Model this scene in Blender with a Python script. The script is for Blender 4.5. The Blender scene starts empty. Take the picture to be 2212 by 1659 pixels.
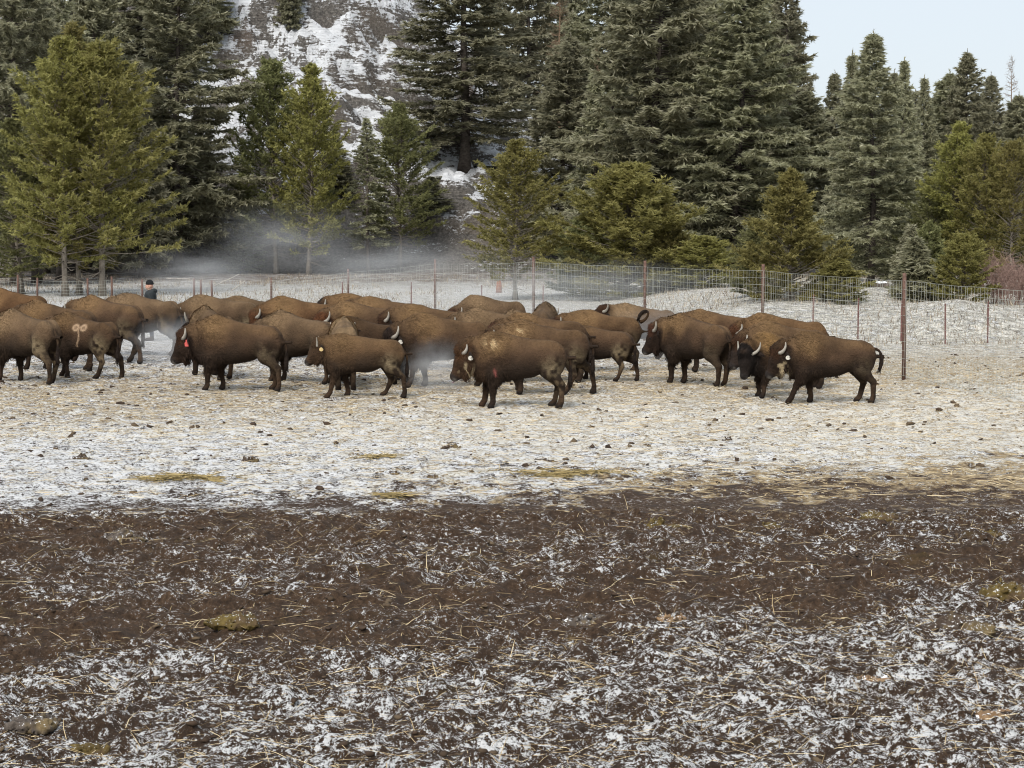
import bpy, math, random
import numpy as np
from mathutils import Vector, Matrix

# ------------------------------------------------------------------ camera, sky, sun, exposure
SC = bpy.context.scene
COL = SC.collection
CAM_H = 3.4                       # standing on a raised platform beside the pen
FPX = 4000.7                      # focal length in pixels of a 2212-wide picture
PITCH = math.atan(341.5 / FPX)
cam_data = bpy.data.cameras.new('camera')
cam_data.sensor_width = 36.0
cam_data.lens = 36.0 * FPX / 2212.0
cam_data.clip_start = 0.1
cam_data.clip_end = 6000.0
cam = bpy.data.objects.new('camera', cam_data)
COL.objects.link(cam)
cam.location = (0, 0, CAM_H)
cam.rotation_euler = (math.pi / 2 - PITCH, 0, 0)
SC.camera = cam

SUN_EL, SUN_AZ = math.radians(46), math.radians(200)   # soft light from behind and a little to the left
world = bpy.data.worlds.new('World')
SC.world = world
world.use_nodes = True
wn, wl = world.node_tree.nodes, world.node_tree.links
wn.clear()
w_out = wn.new('ShaderNodeOutputWorld')
w_bg = wn.new('ShaderNodeBackground')
w_sky = wn.new('ShaderNodeTexSky')
w_sky.sky_type = 'NISHITA'
w_sky.sun_disc = False
w_sky.sun_elevation = SUN_EL
w_sky.sun_rotation = SUN_AZ
w_sky.altitude = 700
w_sky.air_density = 1.0
w_sky.dust_density = 4.0
w_sky.ozone_density = 1.5
w_mix = wn.new('ShaderNodeMix')                # a thin even overcast veil in front of the clear sky
w_mix.data_type = 'RGBA'
w_mix.inputs['Factor'].default_value = 0.78
w_mix.inputs['B'].default_value = (6.0, 6.45, 6.85, 1)
wl.new(w_sky.outputs['Color'], w_mix.inputs['A'])
wl.new(w_mix.outputs['Result'], w_bg.inputs['Color'])
w_bg.inputs['Strength'].default_value = 0.058
wl.new(w_bg.outputs['Background'], w_out.inputs['Surface'])

sun_data = bpy.data.lights.new('sun', 'SUN')
sun_data.energy = 1.5
sun_data.angle = math.radians(28)
sun_data.color = (1.0, 0.955, 0.89)
sun = bpy.data.objects.new('sun', sun_data)
COL.objects.link(sun)
# SUN_AZ is measured like the sky's: clockwise from +Y
sdir = Vector((math.sin(SUN_AZ) * math.cos(SUN_EL), math.cos(SUN_AZ) * math.cos(SUN_EL), math.sin(SUN_EL)))
sun.rotation_euler = (-sdir).to_track_quat('-Z', 'Y').to_euler()
sun.location = sdir * 80

SC.view_settings.view_transform = 'Standard'
SC.view_settings.look = 'None'
SC.view_settings.exposure = 1.32
SC.view_settings.gamma = 1.0
SC.view_settings.use_curve_mapping = False
SC.cycles.pixel_filter_type = 'BLACKMAN_HARRIS'
SC.cycles.filter_width = 1.05
SC.cycles.use_denoising = True
SC.cycles.max_bounces = 6
SC.cycles.diffuse_bounces = 5
SC.cycles.glossy_bounces = 2
SC.cycles.transparent_max_bounces = 6
SC.cycles.volume_bounces = 1
SC.cycles.volume_step_rate = 2.0

# ------------------------------------------------------------------ helpers
CP, SP = math.cos(PITCH), math.sin(PITCH)

def ray(xd, yd):
    u, v = (xd - 1106.0) / FPX, (yd - 829.5) / FPX
    return np.array([u, CP - v * SP, -SP - v * CP])

def on_ground(xd, yd, z=0.0):
    r = ray(xd, yd)
    t = (z - CAM_H) / r[2]
    return np.array([r[0] * t, r[1] * t, z])

def at_depth(xd, yd, Y):
    r = ray(xd, yd)
    t = Y / r[1]
    return np.array([r[0] * t, Y, CAM_H + r[2] * t])

def sstep(a, b, x):
    t = np.clip((np.asarray(x, float) - a) / (b - a), 0, 1)
    return t * t * (3 - 2 * t)

def _hash(ix, iy, iz, seed):
    h = (ix.astype(np.int64) * 374761393 + iy.astype(np.int64) * 668265263 + iz.astype(np.int64) * 2147483647 + seed * 974711) & 0xffffffff
    h = ((h ^ (h >> 13)) * 1274126177) & 0xffffffff
    h = ((h ^ (h >> 16)) * 2246822519) & 0xffffffff
    return ((h ^ (h >> 15)) & 0xffff) / 65535.0

def noise2(x, y, seed=0):
    x, y = np.asarray(x, float), np.asarray(y, float)
    ix, iy = np.floor(x), np.floor(y)
    fx, fy = x - ix, y - iy
    u, v = fx * fx * (3 - 2 * fx), fy * fy * (3 - 2 * fy)
    z = np.zeros_like(ix)
    a, b = _hash(ix, iy, z, seed), _hash(ix + 1, iy, z, seed)
    c, d = _hash(ix, iy + 1, z, seed), _hash(ix + 1, iy + 1, z, seed)
    return (a * (1 - u) + b * u) * (1 - v) + (c * (1 - u) + d * u) * v

def fbm2(x, y, seed=0, octs=4, gain=0.5):
    s, a, n = 0.0, 1.0, 0.0
    for o in range(octs):
        s = s + a * noise2(x * 2 ** o + 17.3 * o, y * 2 ** o - 9.1 * o, seed + o)
        n += a
        a *= gain
    return s / n

def noise3(p, seed=0):
    i = np.floor(p)
    f = p - i
    f = f * f * (3 - 2 * f)
    r = 0.0
    for dx in (0, 1):
        for dy in (0, 1):
            for dz in (0, 1):
                w = (f[..., 0] if dx else 1 - f[..., 0]) * (f[..., 1] if dy else 1 - f[..., 1]) * (f[..., 2] if dz else 1 - f[..., 2])
                r = r + w * _hash(i[..., 0] + dx, i[..., 1] + dy, i[..., 2] + dz, seed)
    return r

def make_mesh(name, verts, tris=None, quads=None, cols=None, smooth=True, vals=None):
    """fast mesh from arrays; cols = per-point RGB coat/colour attribute"""
    me = bpy.data.meshes.new(name)
    verts = np.asarray(verts, np.float32)
    nt = 0 if tris is None else len(tris)
    nq = 0 if quads is None else len(quads)
    me.vertices.add(len(verts))
    me.vertices.foreach_set('co', verts.ravel())
    loops = []
    starts = []
    if nt:
        loops.append(np.asarray(tris, np.int32).ravel()); starts.append(np.arange(nt) * 3)
    if nq:
        loops.append(np.asarray(quads, np.int32).ravel()); starts.append(nt * 3 + np.arange(nq) * 4)
    loops = np.concatenate(loops)
    starts = np.concatenate(starts).astype(np.int32)
    me.loops.add(len(loops))
    me.loops.foreach_set('vertex_index', loops)
    me.polygons.add(nt + nq)
    me.polygons.foreach_set('loop_start', starts)
    me.update(calc_edges=True)
    me.polygons.foreach_set('use_smooth', np.full(nt + nq, smooth, bool))
    if cols is not None:
        at = me.color_attributes.new('coat', 'FLOAT_COLOR', 'POINT')
        c4 = np.ones((len(verts), 4), np.float32)
        c4[:, :3] = cols
        at.data.foreach_set('color', c4.ravel())
    if vals is not None:
        at = me.attributes.new('vary', 'FLOAT', 'POINT')
        at.data.foreach_set('value', np.asarray(vals, np.float32))
    me.validate(clean_customdata=False)
    return me

def obj(name, me, mat=None, parent=None, loc=None, rz=None, scale=None):
    o = bpy.data.objects.new(name, me)
    COL.objects.link(o)
    if mat is not None and me is not None and not me.materials:
        me.materials.append(mat)
    if parent is not None:
        o.parent = parent
    if loc is not None:
        o.location = [float(a) for a in loc]
    if rz is not None:
        o.rotation_euler = (0, 0, rz)
    if scale is not None:
        o.scale = scale
    return o

def tag(o, label, cat, group=None):
    o['label'] = label
    o['category'] = cat
    if group:
        o['group'] = group
    return o

def tubes(paths, sides=5, cap=True):
    """paths: list of (points Nx3, radii N) -> verts, quads, tris"""
    V, Q, T = [], [], []
    n = 0
    ang = np.arange(sides) * 2 * math.pi / sides
    ca, sa = np.cos(ang), np.sin(ang)
    for pts, rad in paths:
        pts = np.asarray(pts, float)
        rad = np.broadcast_to(np.asarray(rad, float), (len(pts),))
        tan = np.gradient(pts, axis=0)
        tan /= np.linalg.norm(tan, axis=1, keepdims=True) + 1e-9
        m = np.abs(tan).mean(axis=0)
        ref = np.zeros(3); ref[np.argmin(m)] = 1
        s = np.cross(tan, ref); s /= np.linalg.norm(s, axis=1, keepdims=True) + 1e-9
        b = np.cross(tan, s)
        ring = pts[:, None, :] + rad[:, None, None] * (s[:, None, :] * ca[None, :, None] + b[:, None, :] * sa[None, :, None])
        V.append(ring.reshape(-1, 3))
        k = len(pts)
        i = np.arange(k - 1)[:, None] * sides
        j = np.arange(sides)[None, :]
        j2 = (j + 1) % sides
        Q.append((np.stack([i + j, i + sides + j, i + sides + j2, i + j2], -1).reshape(-1, 4)) + n)
        if cap:
            V.append(pts[[0, -1]])
            c0, c1 = n + k * sides, n + k * sides + 1
            jj = np.arange(sides); jn = (jj + 1) % sides
            T.append(np.stack([np.full(sides, c0), n + jj, n + jn], -1))
            e = n + (k - 1) * sides
            T.append(np.stack([np.full(sides, c1), e + jn, e + jj], -1))
            n += 2
        n += k * sides
    return np.concatenate(V), np.concatenate(Q), (np.concatenate(T) if cap else None)

def tube_mesh(name, paths, sides=6):
    v, q, t = tubes(paths, sides)
    return make_mesh(name, v, tris=t, quads=q)

# ------------------------------------------------------------------ signed-distance bodies and their skin
def surface_nets(F, org, h):
    S = F < 0
    nx, ny, nz = F.shape
    cnt = np.zeros((nx - 1, ny - 1, nz - 1), np.int8)
    cor = [(a, b, c) for a in (0, 1) for b in (0, 1) for c in (0, 1)]
    sl = lambda A, c: A[c[0]:nx - 1 + c[0], c[1]:ny - 1 + c[1], c[2]:nz - 1 + c[2]]
    for c in cor:
        cnt += sl(S, c)
    act = (cnt > 0) & (cnt < 8)
    ids = np.argwhere(act)
    idx = np.full(act.shape, -1, np.int64)
    idx[act] = np.arange(len(ids))
    pos = np.zeros((len(ids), 3)); num = np.zeros(len(ids))
    vals = {c: F[ids[:, 0] + c[0], ids[:, 1] + c[1], ids[:, 2] + c[2]] for c in cor}
    for a in cor:
        for ax in range(3):
            if a[ax]:
                continue
            b = list(a); b[ax] = 1; b = tuple(b)
            va, vb = vals[a], vals[b]
            m = (va < 0) != (vb < 0)
            t = np.where(m, va / np.where(m, va - vb, 1), 0)
            p = np.array(a, float)[None, :].repeat(len(ids), 0)
            p[:, ax] = t
            pos[m] += p[m]; num[m] += 1
    V = org + (ids + pos / num[:, None]) * h
    Q = []
    for ax in range(3):
        o1, o2 = (ax + 1) % 3, (ax + 2) % 3
        A = np.take(S, range(0, S.shape[ax] - 1), ax); B = np.take(S, range(1, S.shape[ax]), ax)
        e = np.argwhere(A != B)
        ok = (e[:, o1] > 0) & (e[:, o2] > 0) & (e[:, o1] < S.shape[o1] - 1) & (e[:, o2] < S.shape[o2] - 1)
        e = e[ok]
        ins = S[e[:, 0], e[:, 1], e[:, 2]]
        def cell(d1, d2):
            c = e.copy(); c[:, o1] += d1; c[:, o2] += d2
            return idx[c[:, 0], c[:, 1], c[:, 2]]
        q = np.stack([cell(-1, -1), cell(0, -1), cell(0, 0), cell(-1, 0)], -1)
        q[~ins] = q[~ins][:, ::-1]
        Q.append(q)
    return V, np.concatenate(Q)

class Sdf:
    def __init__(self, lo, hi, h):
        self.lo, self.h = np.array(lo, float), h
        n = np.ceil((np.array(hi) - self.lo) / h).astype(int) + 1
        self.n = n
        ax = [self.lo[i] + np.arange(n[i]) * h for i in range(3)]
        self.X, self.Y, self.Z = [a.astype(np.float32) for a in np.meshgrid(*ax, indexing='ij')]
        self.F = np.full(n, 1.0, np.float32)

    def add(self, f, lo, hi, k):
        m = k + 3 * self.h
        a = np.maximum(np.floor((np.array(lo) - m - self.lo) / self.h).astype(int), 0)
        b = np.minimum(np.ceil((np.array(hi) + m - self.lo) / self.h).astype(int) + 1, self.n)
        if (b <= a).any():
            return
        s = tuple(slice(i, j) for i, j in zip(a, b))
        d = f(self.X[s], self.Y[s], self.Z[s])
        o = self.F[s]
        hh = np.clip(0.5 + 0.5 * (o - d) / k, 0, 1)
        self.F[s] = o * (1 - hh) + d * hh - k * hh * (1 - hh)

    def cone(self, p, q, r1, r2, k=0.05, sy=1.0):
        p, q = np.array(p, float), np.array(q, float)
        d = q - p
        L2 = float(d @ d) + 1e-9
        def f(X, Y, Z):
            x, y, z = X - p[0], Y - p[1], Z - p[2]
            t = np.clip((x * d[0] + y * d[1] + z * d[2]) / L2, 0, 1)
            rr = r1 + (r2 - r1) * t
            return np.sqrt((x - t * d[0]) ** 2 + ((y - t * d[1]) * sy) ** 2 + (z - t * d[2]) ** 2) - rr
        r = max(r1, r2)
        self.add(f, np.minimum(p - r1, q - r2) - 0.02, np.maximum(p + r1, q + r2) + 0.02, k)

    def ell(self, c, r, k=0.05, rot=None):
        c, r = np.array(c, float), np.array(r, float)
        def f(X, Y, Z):
            x, y, z = X - c[0], Y - c[1], Z - c[2]
            if rot is not None:
                x, y, z = (rot[0][0] * x + rot[0][1] * y + rot[0][2] * z, rot[1][0] * x + rot[1][1] * y + rot[1][2] * z,
                           rot[2][0] * x + rot[2][1] * y + rot[2][2] * z)
            q = np.sqrt((x / r[0]) ** 2 + (y / r[1]) ** 2 + (z / r[2]) ** 2)
            return (q - 1) * r.min()
        R = np.full(3, r.max()) if rot is not None else r
        self.add(f, c - R, c + R, k)

    def mesh(self):
        return surface_nets(self.F, self.lo, self.h)

# ------------------------------------------------------------------ materials
def nodes_of(name):
    m = bpy.data.materials.new(name)
    m.use_nodes = True
    nt = m.node_tree
    bs = nt.nodes['Principled BSDF']
    bs.inputs['Specular IOR Level'].default_value = 0.2
    return m, nt, bs

def N(nt, kind, **kw):
    n = nt.nodes.new(kind)
    for k, v in kw.items():
        if k in n.inputs.keys():
            n.inputs[k].default_value = v
        else:
            setattr(n, k, v)
    return n

def ramp(nt, fac, stops, interp='LINEAR'):
    r = nt.nodes.new('ShaderNodeValToRGB')
    r.color_ramp.interpolation = interp
    e = r.color_ramp.elements
    while len(e) < len(stops):
        e.new(0.5)
    for el, (p, c) in zip(e, stops):
        el.position = p
        el.color = (*c, 1) if not np.isscalar(c) else (c, c, c, 1)
    nt.links.new(fac, r.inputs['Fac'])
    return r.outputs['Color']

def mixc(nt, fac, a, b, mode='MIX'):
    m = nt.nodes.new('ShaderNodeMix')
    m.data_type = 'RGBA'
    m.blend_type = mode
    for key, v in (('Factor', fac), ('A', a), ('B', b)):
        s = m.inputs[key]
        if isinstance(v, (int, float)):
            s.default_value = v
        elif isinstance(v, tuple):
            s.default_value = (*v, 1)
        else:
            nt.links.new(v, s)
    return m.outputs['Result']

def mth(nt, op, a, b=None, c=None, clamp=False):
    m = nt.nodes.new('ShaderNodeMath')
    m.operation = op
    m.use_clamp = clamp
    for i, v in enumerate((a, b, c)):
        if v is None:
            continue
        if isinstance(v, (int, float)):
            m.inputs[i].default_value = v
        else:
            nt.links.new(v, m.inputs[i])
    return m.outputs[0]

def noise_tex(nt, vec, scale, detail=4, rough=0.55, lac=2.0, dist=0.0):
    n = nt.nodes.new('ShaderNodeTexNoise')
    n.inputs['Scale'].default_value = scale
    n.inputs['Detail'].default_value = detail
    n.inputs['Roughness'].default_value = rough
    n.inputs['Lacunarity'].default_value = lac
    n.inputs['Distortion'].default_value = dist
    if vec is not None:
        nt.links.new(vec, n.inputs['Vector'])
    return n

def bump(nt, bs, h, strength=0.5, dist=0.02):
    b = nt.nodes.new('ShaderNodeBump')
    b.inputs['Strength'].default_value = strength
    b.inputs['Distance'].default_value = dist
    nt.links.new(h, b.inputs['Height'])
    nt.links.new(b.outputs['Normal'], bs.inputs['Normal'])

def obj_coord(nt):
    return nt.nodes.new('ShaderNodeTexCoord').outputs['Object']

def speckle_mat(name, c1, c2, scale=8, rough=0.85, bmp=0.3, bdist=0.01, detail=5, c3=None):
    m, nt, bs = nodes_of(name)
    v = obj_coord(nt)
    n = noise_tex(nt, v, scale, detail, 0.6)
    col = ramp(nt, n.outputs['Fac'], [(0.3, c1), (0.7, c2)])
    if c3:
        n2 = noise_tex(nt, v, scale * 0.35, 3)
        col = mixc(nt, ramp(nt, n2.outputs['Fac'], [(0.48, 0), (0.62, 1)]), col, c3)
    nt.links.new(col, bs.inputs['Base Color'])
    bs.inputs['Roughness'].default_value = rough
    if bmp:
        bump(nt, bs, n.outputs['Fac'], bmp, bdist)
    return m

M = {}
# ------------------------------------------------------------------ ground
def ground_mat():
    m, nt, bs = nodes_of('pen_ground')
    L = nt.links
    geo = nt.nodes.new('ShaderNodeNewGeometry')
    pos = geo.outputs['Position']
    sep = nt.nodes.new('ShaderNodeSeparateXYZ')
    L.new(pos, sep.inputs[0])
    X, Y = sep.outputs['X'], sep.outputs['Y']
    # broad wandering of the zones (metres)
    big = noise_tex(nt, pos, 0.16, 3, 0.5)
    wob = mth(nt, 'MULTIPLY', mth(nt, 'SUBTRACT', big.outputs['Fac'], 0.5), 5.0)
    med = noise_tex(nt, pos, 0.9, 4, 0.6)
    wob2 = mth(nt, 'MULTIPLY', mth(nt, 'SUBTRACT', med.outputs['Fac'], 0.5), 8.0)
    Yw = mth(nt, 'ADD', mth(nt, 'ADD', Y, wob), wob2)
    Yt = mth(nt, 'SUBTRACT', Yw, mth(nt, 'MULTIPLY', X, 0.34))      # the trampled bands run slightly uphill to the right
    zone = mth(nt, 'DIVIDE', mth(nt, 'SUBTRACT', Yt, 10.0), 50.0, clamp=True)   # 10 m -> 0, 60 m -> 1
    zs = lambda y: (y - 10.0) / 50.0
    cover = ramp(nt, zone, [(zs(10), .50), (zs(14.0), .50), (zs(15.6), .40), (zs(17.0), .31), (zs(18.0), .43), (zs(19.2), .43), (zs(20.6), .37), (zs(22.0), .36),
                            (zs(23.8), .50), (zs(25.5), .63), (zs(32), .63), (zs(37), .54), (zs(42), .52), (zs(46), .57)])
    fine = noise_tex(nt, pos, 19.0, 7, 0.68, 2.1)
    # snow grains lie on the tops of the clods and in drifts
    f2 = noise_tex(nt, pos, 3.6, 6, 0.62)
    f3 = noise_tex(nt, pos, 62.0, 4, 0.65)
    mixn = mth(nt, 'ADD', mth(nt, 'ADD', mth(nt, 'MULTIPLY', fine.outputs['Fac'], 0.46), mth(nt, 'MULTIPLY', f2.outputs['Fac'], 0.24)), mth(nt, 'MULTIPLY', f3.outputs['Fac'], 0.30))
    thr = mth(nt, 'SUBTRACT', 1.0, cover)
    thr = mth(nt, 'ADD', mth(nt, 'MULTIPLY', mth(nt, 'SUBTRACT', thr, 0.5), 0.36), 0.5)
    snow = mth(nt, 'MULTIPLY', mth(nt, 'SUBTRACT', mixn, thr), 26.0, clamp=True)
    # mud colours
    mcol = ramp(nt, fine.outputs['Fac'], [(0.30, (.024, .014, .008)), (0.52, (.088, .053, .031)), (0.72, (.175, .110, .066))])
    ol = noise_tex(nt, pos, 1.7, 4, 0.6)
    mcol = mixc(nt, ramp(nt, ol.outputs['Fac'], [(0.60, 0), (0.72, .55)]), mcol, (.10, .068, .022))
    mcol = mixc(nt, ramp(nt, f2.outputs['Fac'], [(0.36, .55), (0.50, 0.0)]), mcol, (.026, .0155, .010))
    # trodden straw
    st_n = noise_tex(nt, pos, 14.0, 5, 0.7)
    straw = ramp(nt, st_n.outputs['Fac'], [(0.32, (.13, .088, .048)), (0.50, (.38, .28, .155)), (0.68, (.70, .57, .37))])
    zone_r = mth(nt, 'DIVIDE', mth(nt, 'SUBTRACT', Yw, 20.0), 40.0, clamp=True)
    zr = lambda y: (y - 20.0) / 40.0
    straw_amt = ramp(nt, zone_r, [(zr(20.5), 0.0), (zr(24), .55), (zr(28), .62), (zr(31.5), .80), (zr(37), .85), (zr(44), .70), (zr(50), .5), (zr(58), .5)])
    right = mth(nt, 'MULTIPLY', mth(nt, 'ADD', X, 5.0), 0.022, clamp=True)
    amt = mth(nt, 'ADD', straw_amt, right)
    snn = noise_tex(nt, pos, 3.1, 6, 0.62)
    smask = mth(nt, 'MULTIPLY', mth(nt, 'SUBTRACT', snn.outputs['Fac'], mth(nt, 'SUBTRACT', 0.74, mth(nt, 'MULTIPLY', amt, 0.42))), 9.0, clamp=True)
    smask = mth(nt, 'MULTIPLY', smask, mth(nt, 'MULTIPLY', straw_amt, 2.6, clamp=True))
    base = mixc(nt, smask, mcol, straw)
    # pale trodden field further off
    far = mth(nt, 'MULTIPLY', mth(nt, 'SUBTRACT', Y, 48.0), 0.12, clamp=True)
    fcol = ramp(nt, snn.outputs['Fac'], [(0.35, (.12, .105, .085)), (0.65, (.36, .325, .27))])
    base = mixc(nt, far, base, fcol)
    scol = mixc(nt, ramp(nt, st_n.outputs['Fac'], [(0.38, 0.05), (0.66, 0.8)]), (.86, .85, .82), (.78, .70, .53))
    stz = mth(nt, 'MULTIPLY', smask, 0.95)
    snow_c = mixc(nt, stz, (.86, .86, .86), scol)
    # needle litter and bare soil under the trees, little snow
    lit = mth(nt, 'MULTIPLY', mth(nt, 'SUBTRACT', mth(nt, 'ADD', Y, mth(nt, 'ADD', wob, wob)), 96.0), 0.05, clamp=True)
    litc = ramp(nt, snn.outputs['Fac'], [(0.35, (.045, .032, .024)), (0.65, (.15, .105, .075))])
    base = mixc(nt, lit, base, litc)
    snow = mth(nt, 'MULTIPLY', snow, mth(nt, 'SUBTRACT', 1.0, mth(nt, 'MULTIPLY', lit, mth(nt, 'MULTIPLY', mth(nt, 'SUBTRACT', med.outputs['Fac'], .38), 6.0, clamp=True))))
    full = mixc(nt, snow, base, snow_c)
    L.new(full, bs.inputs['Base Color'])
    rr = mth(nt, 'SUBTRACT', 0.92, mth(nt, 'MULTIPLY', mth(nt, 'MULTIPLY', mth(nt, 'SUBTRACT', .56, f2.outputs['Fac']), 3.0, clamp=True), 0.42))
    rr = mth(nt, 'MAXIMUM', rr, mth(nt, 'MULTIPLY', snow, .8))
    L.new(rr, bs.inputs['Roughness'])
    hh = mth(nt, 'ADD', mth(nt, 'MULTIPLY', fine.outputs['Fac'], 1.0), mth(nt, 'MULTIPLY', f3.outputs['Fac'], 0.35))
    hh = mth(nt, 'ADD', hh, mth(nt, 'MULTIPLY', snow, 0.12))
    bump(nt, bs, hh, 1.0, 0.075)
    return m

def bank(x, y):
    """gentle bank on the right below the trees, slow roll of the far field"""
    b = 0.75 * sstep(53, 61, y) * sstep(3.5, 9, x) * (1 - sstep(90, 130, y))
    b = b + 0.45 * sstep(0.42, 0.72, fbm2(x * .16, y * .16, 5, 2)) * sstep(50, 57, y) * sstep(6, 12, x) * (1 - sstep(66, 76, y))
    return b

def terrain(x, y):
    x, y = np.asarray(x, float), np.asarray(y, float)
    r = bank(x, y)
    r = r + 0.25 * (fbm2(x * .05, y * .05, 3, 3) - .5) * sstep(70, 110, y)
    return r

def rough(x, y, near):
    """trampled clods"""
    a = fbm2(x * 1.6, y * 1.6, 11, 3) - .5
    c = noise2(x * 5.5, y * 5.5, 21)
    c2 = noise2(x * 11 + 3, y * 11, 22)
    d = noise2(x * 21 + 3, y * 21, 23)
    if near:
        ridg = 1 - np.abs(2 * c2 - 1)
        return a * .085 + (np.maximum(c, .40) - .40) * .19 + (ridg - .5) * .038 + (d - .5) * .030
    return a * .07 + (np.maximum(c, .45) - .45) * .10

def grid(x0, x1, y0, y1, dx, dy, zf):
    xs = np.linspace(x0, x1, int(round((x1 - x0) / dx)) + 1)
    ys = np.linspace(y0, y1, int(round((y1 - y0) / dy)) + 1)
    X, Y = np.meshgrid(xs, ys, indexing='ij')
    Z = zf(X, Y)
    V = np.stack([X, Y, Z], -1).reshape(-1, 3)
    ny = len(ys)
    i, j = np.meshgrid(np.arange(len(xs) - 1), np.arange(ny - 1), indexing='ij')
    a = (i * ny + j).ravel()
    return V, np.stack([a, a + ny, a + ny + 1, a + 1], -1)

def edge_fade(X, Y, x0, x1, y0, y1, w):
    d = np.minimum(np.minimum(X - x0, x1 - X), np.minimum(Y - y0, y1 - Y))
    return sstep(0, w, d)

NEAR = (-8.0, 8.0, 9.0, 22.0)
MID = (-16.0, 16.0, 22.0, 48.0)
def ground_z(x, y):
    x, y = np.asarray(x, float), np.asarray(y, float)
    z = terrain(x, y)
    inn = (x > NEAR[0]) & (x < NEAR[1]) & (y > NEAR[2]) & (y < NEAR[3])
    inm = (x > MID[0]) & (x < MID[1]) & (y > MID[2]) & (y < MID[3])
    z = z + np.where(inn, rough(x, y, True) * edge_fade(x, y, *NEAR, .6), 0)
    z = z + np.where(inm, rough(x, y, False) * edge_fade(x, y, *MID, .6), 0)
    return z

Vs, Qs, off = [], [], 0
def add_patch(v, q):
    global off
    Vs.append(v); Qs.append(q + off); off += len(v)
add_patch(*grid(*NEAR, 0.035, 0.040, ground_z))
add_patch(*grid(*MID, 0.12, 0.14, ground_z))
z0 = lambda X, Y: terrain(X, Y)
add_patch(*grid(-8, 8, -4, 9, 4, 6.5, z0))
add_patch(*grid(-40, -8, -4, 22, 4, 6.5, z0)); add_patch(*grid(8, 40, -4, 22, 4, 6.5, z0))
add_patch(*grid(-40, -16, 22, 48, 4, 6.5, z0)); add_patch(*grid(16, 40, 22, 48, 1, 1, z0))
add_patch(*grid(-40, 40, 48, 150, .8, .8, z0))
add_patch(*grid(-2000, -40, -1000, 3000, 490, 500, lambda X, Y: X * 0)); add_patch(*grid(40, 2000, -1000, 3000, 490, 500, lambda X, Y: X * 0))
add_patch(*grid(-40, 40, 150, 3000, 40, 285, lambda X, Y: X * 0)); add_patch(*grid(-40, 40, -1000, -4, 40, 249, lambda X, Y: X * 0))
ground = obj('ground', make_mesh('ground', np.concatenate(Vs), quads=np.concatenate(Qs)), ground_mat())
ground['kind'] = 'structure'

# ------------------------------------------------------------------ rocky hill behind the trees
def hill_mat():
    m, nt, bs = nodes_of('snow_dusted_rock')
    L = nt.links
    geo = nt.nodes.new('ShaderNodeNewGeometry')
    pos = geo.outputs['Position']
    mp = nt.nodes.new('ShaderNodeMapping')
    mp.inputs['Rotation'].default_value = (0, math.radians(34), 0)
    mp.inputs['Scale'].default_value = (0.55, 0.8, 2.6)
    L.new(pos, mp.inputs['Vector'])
    strata = noise_tex(nt, mp.outputs['Vector'], 2.2, 8, 0.70, 2.1, 0.5)
    fine = noise_tex(nt, pos, 4.5, 8, 0.72)
    big = noise_tex(nt, pos, 0.11, 3)
    rock = ramp(nt, fine.outputs['Fac'], [(0.3, (.030, .028, .027)), (0.5, (.14, .13, .12)), (0.66, (.25, .232, .205))])
    grass = ramp(nt, strata.outputs['Fac'], [(0.35, (.10, .066, .042)), (0.65, (.27, .205, .13))])
    base = mixc(nt, ramp(nt, big.outputs['Fac'], [(0.42, .05), (0.68, .32)]), rock, grass)
    red = noise_tex(nt, pos, 0.22, 2)
    base = mixc(nt, ramp(nt, red.outputs['Fac'], [(0.62, 0), (0.74, .3)]), base, (.18, .11, .08))
    sn = nt.nodes.new('ShaderNodeSeparateXYZ')
    L.new(geo.outputs['Normal'], sn.inputs[0])
    up = mth(nt, 'MULTIPLY', mth(nt, 'SUBTRACT', sn.outputs['Z'], 0.55), 0.38)
    s = mth(nt, 'ADD', mth(nt, 'ADD', mth(nt, 'MULTIPLY', strata.outputs['Fac'], .62), mth(nt, 'MULTIPLY', fine.outputs['Fac'], .38)), up)
    s = mth(nt, 'SUBTRACT', s, mth(nt, 'MULTIPLY', mth(nt, 'SUBTRACT', big.outputs['Fac'], .5), 0.10))
    sz = nt.nodes.new('ShaderNodeSeparateXYZ')
    L.new(pos, sz.inputs[0])
    low = mth(nt, 'MULTIPLY', mth(nt, 'SUBTRACT', 9.0, sz.outputs['Z']), 0.030, clamp=True)   # less snow under the trees at the foot
    s = mth(nt, 'SUBTRACT', s, low)
    mp2 = nt.nodes.new('ShaderNodeMapping')
    mp2.inputs['Rotation'].default_value = (0, math.radians(38), 0)
    mp2.inputs['Scale'].default_value = (0.10, 0.16, 0.62)
    L.new(pos, mp2.inputs['Vector'])
    crag = noise_tex(nt, mp2.outputs['Vector'], 1.6, 6, 0.6, 2.1, 0.4)
    cr = ramp(nt, crag.outputs['Fac'], [(0.50, 0), (0.60, 1)])
    base = mixc(nt, mth(nt, 'MULTIPLY', cr, .8), base, rock)
    s = mth(nt, 'SUBTRACT', s, mth(nt, 'MULTIPLY', cr, .13))
    snow = mth(nt, 'MULTIPLY', mth(nt, 'SUBTRACT', s, 0.432), 14.0, clamp=True)
    L.new(mixc(nt, snow, base, (.80, .82, .85)), bs.inputs['Base Color'])
    bs.inputs['Roughness'].default_value = .9
    bump(nt, bs, mth(nt, 'ADD', strata.outputs['Fac'], mth(nt, 'MULTIPLY', fine.outputs['Fac'], .6)), 1.0, 0.35)
    return m

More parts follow.
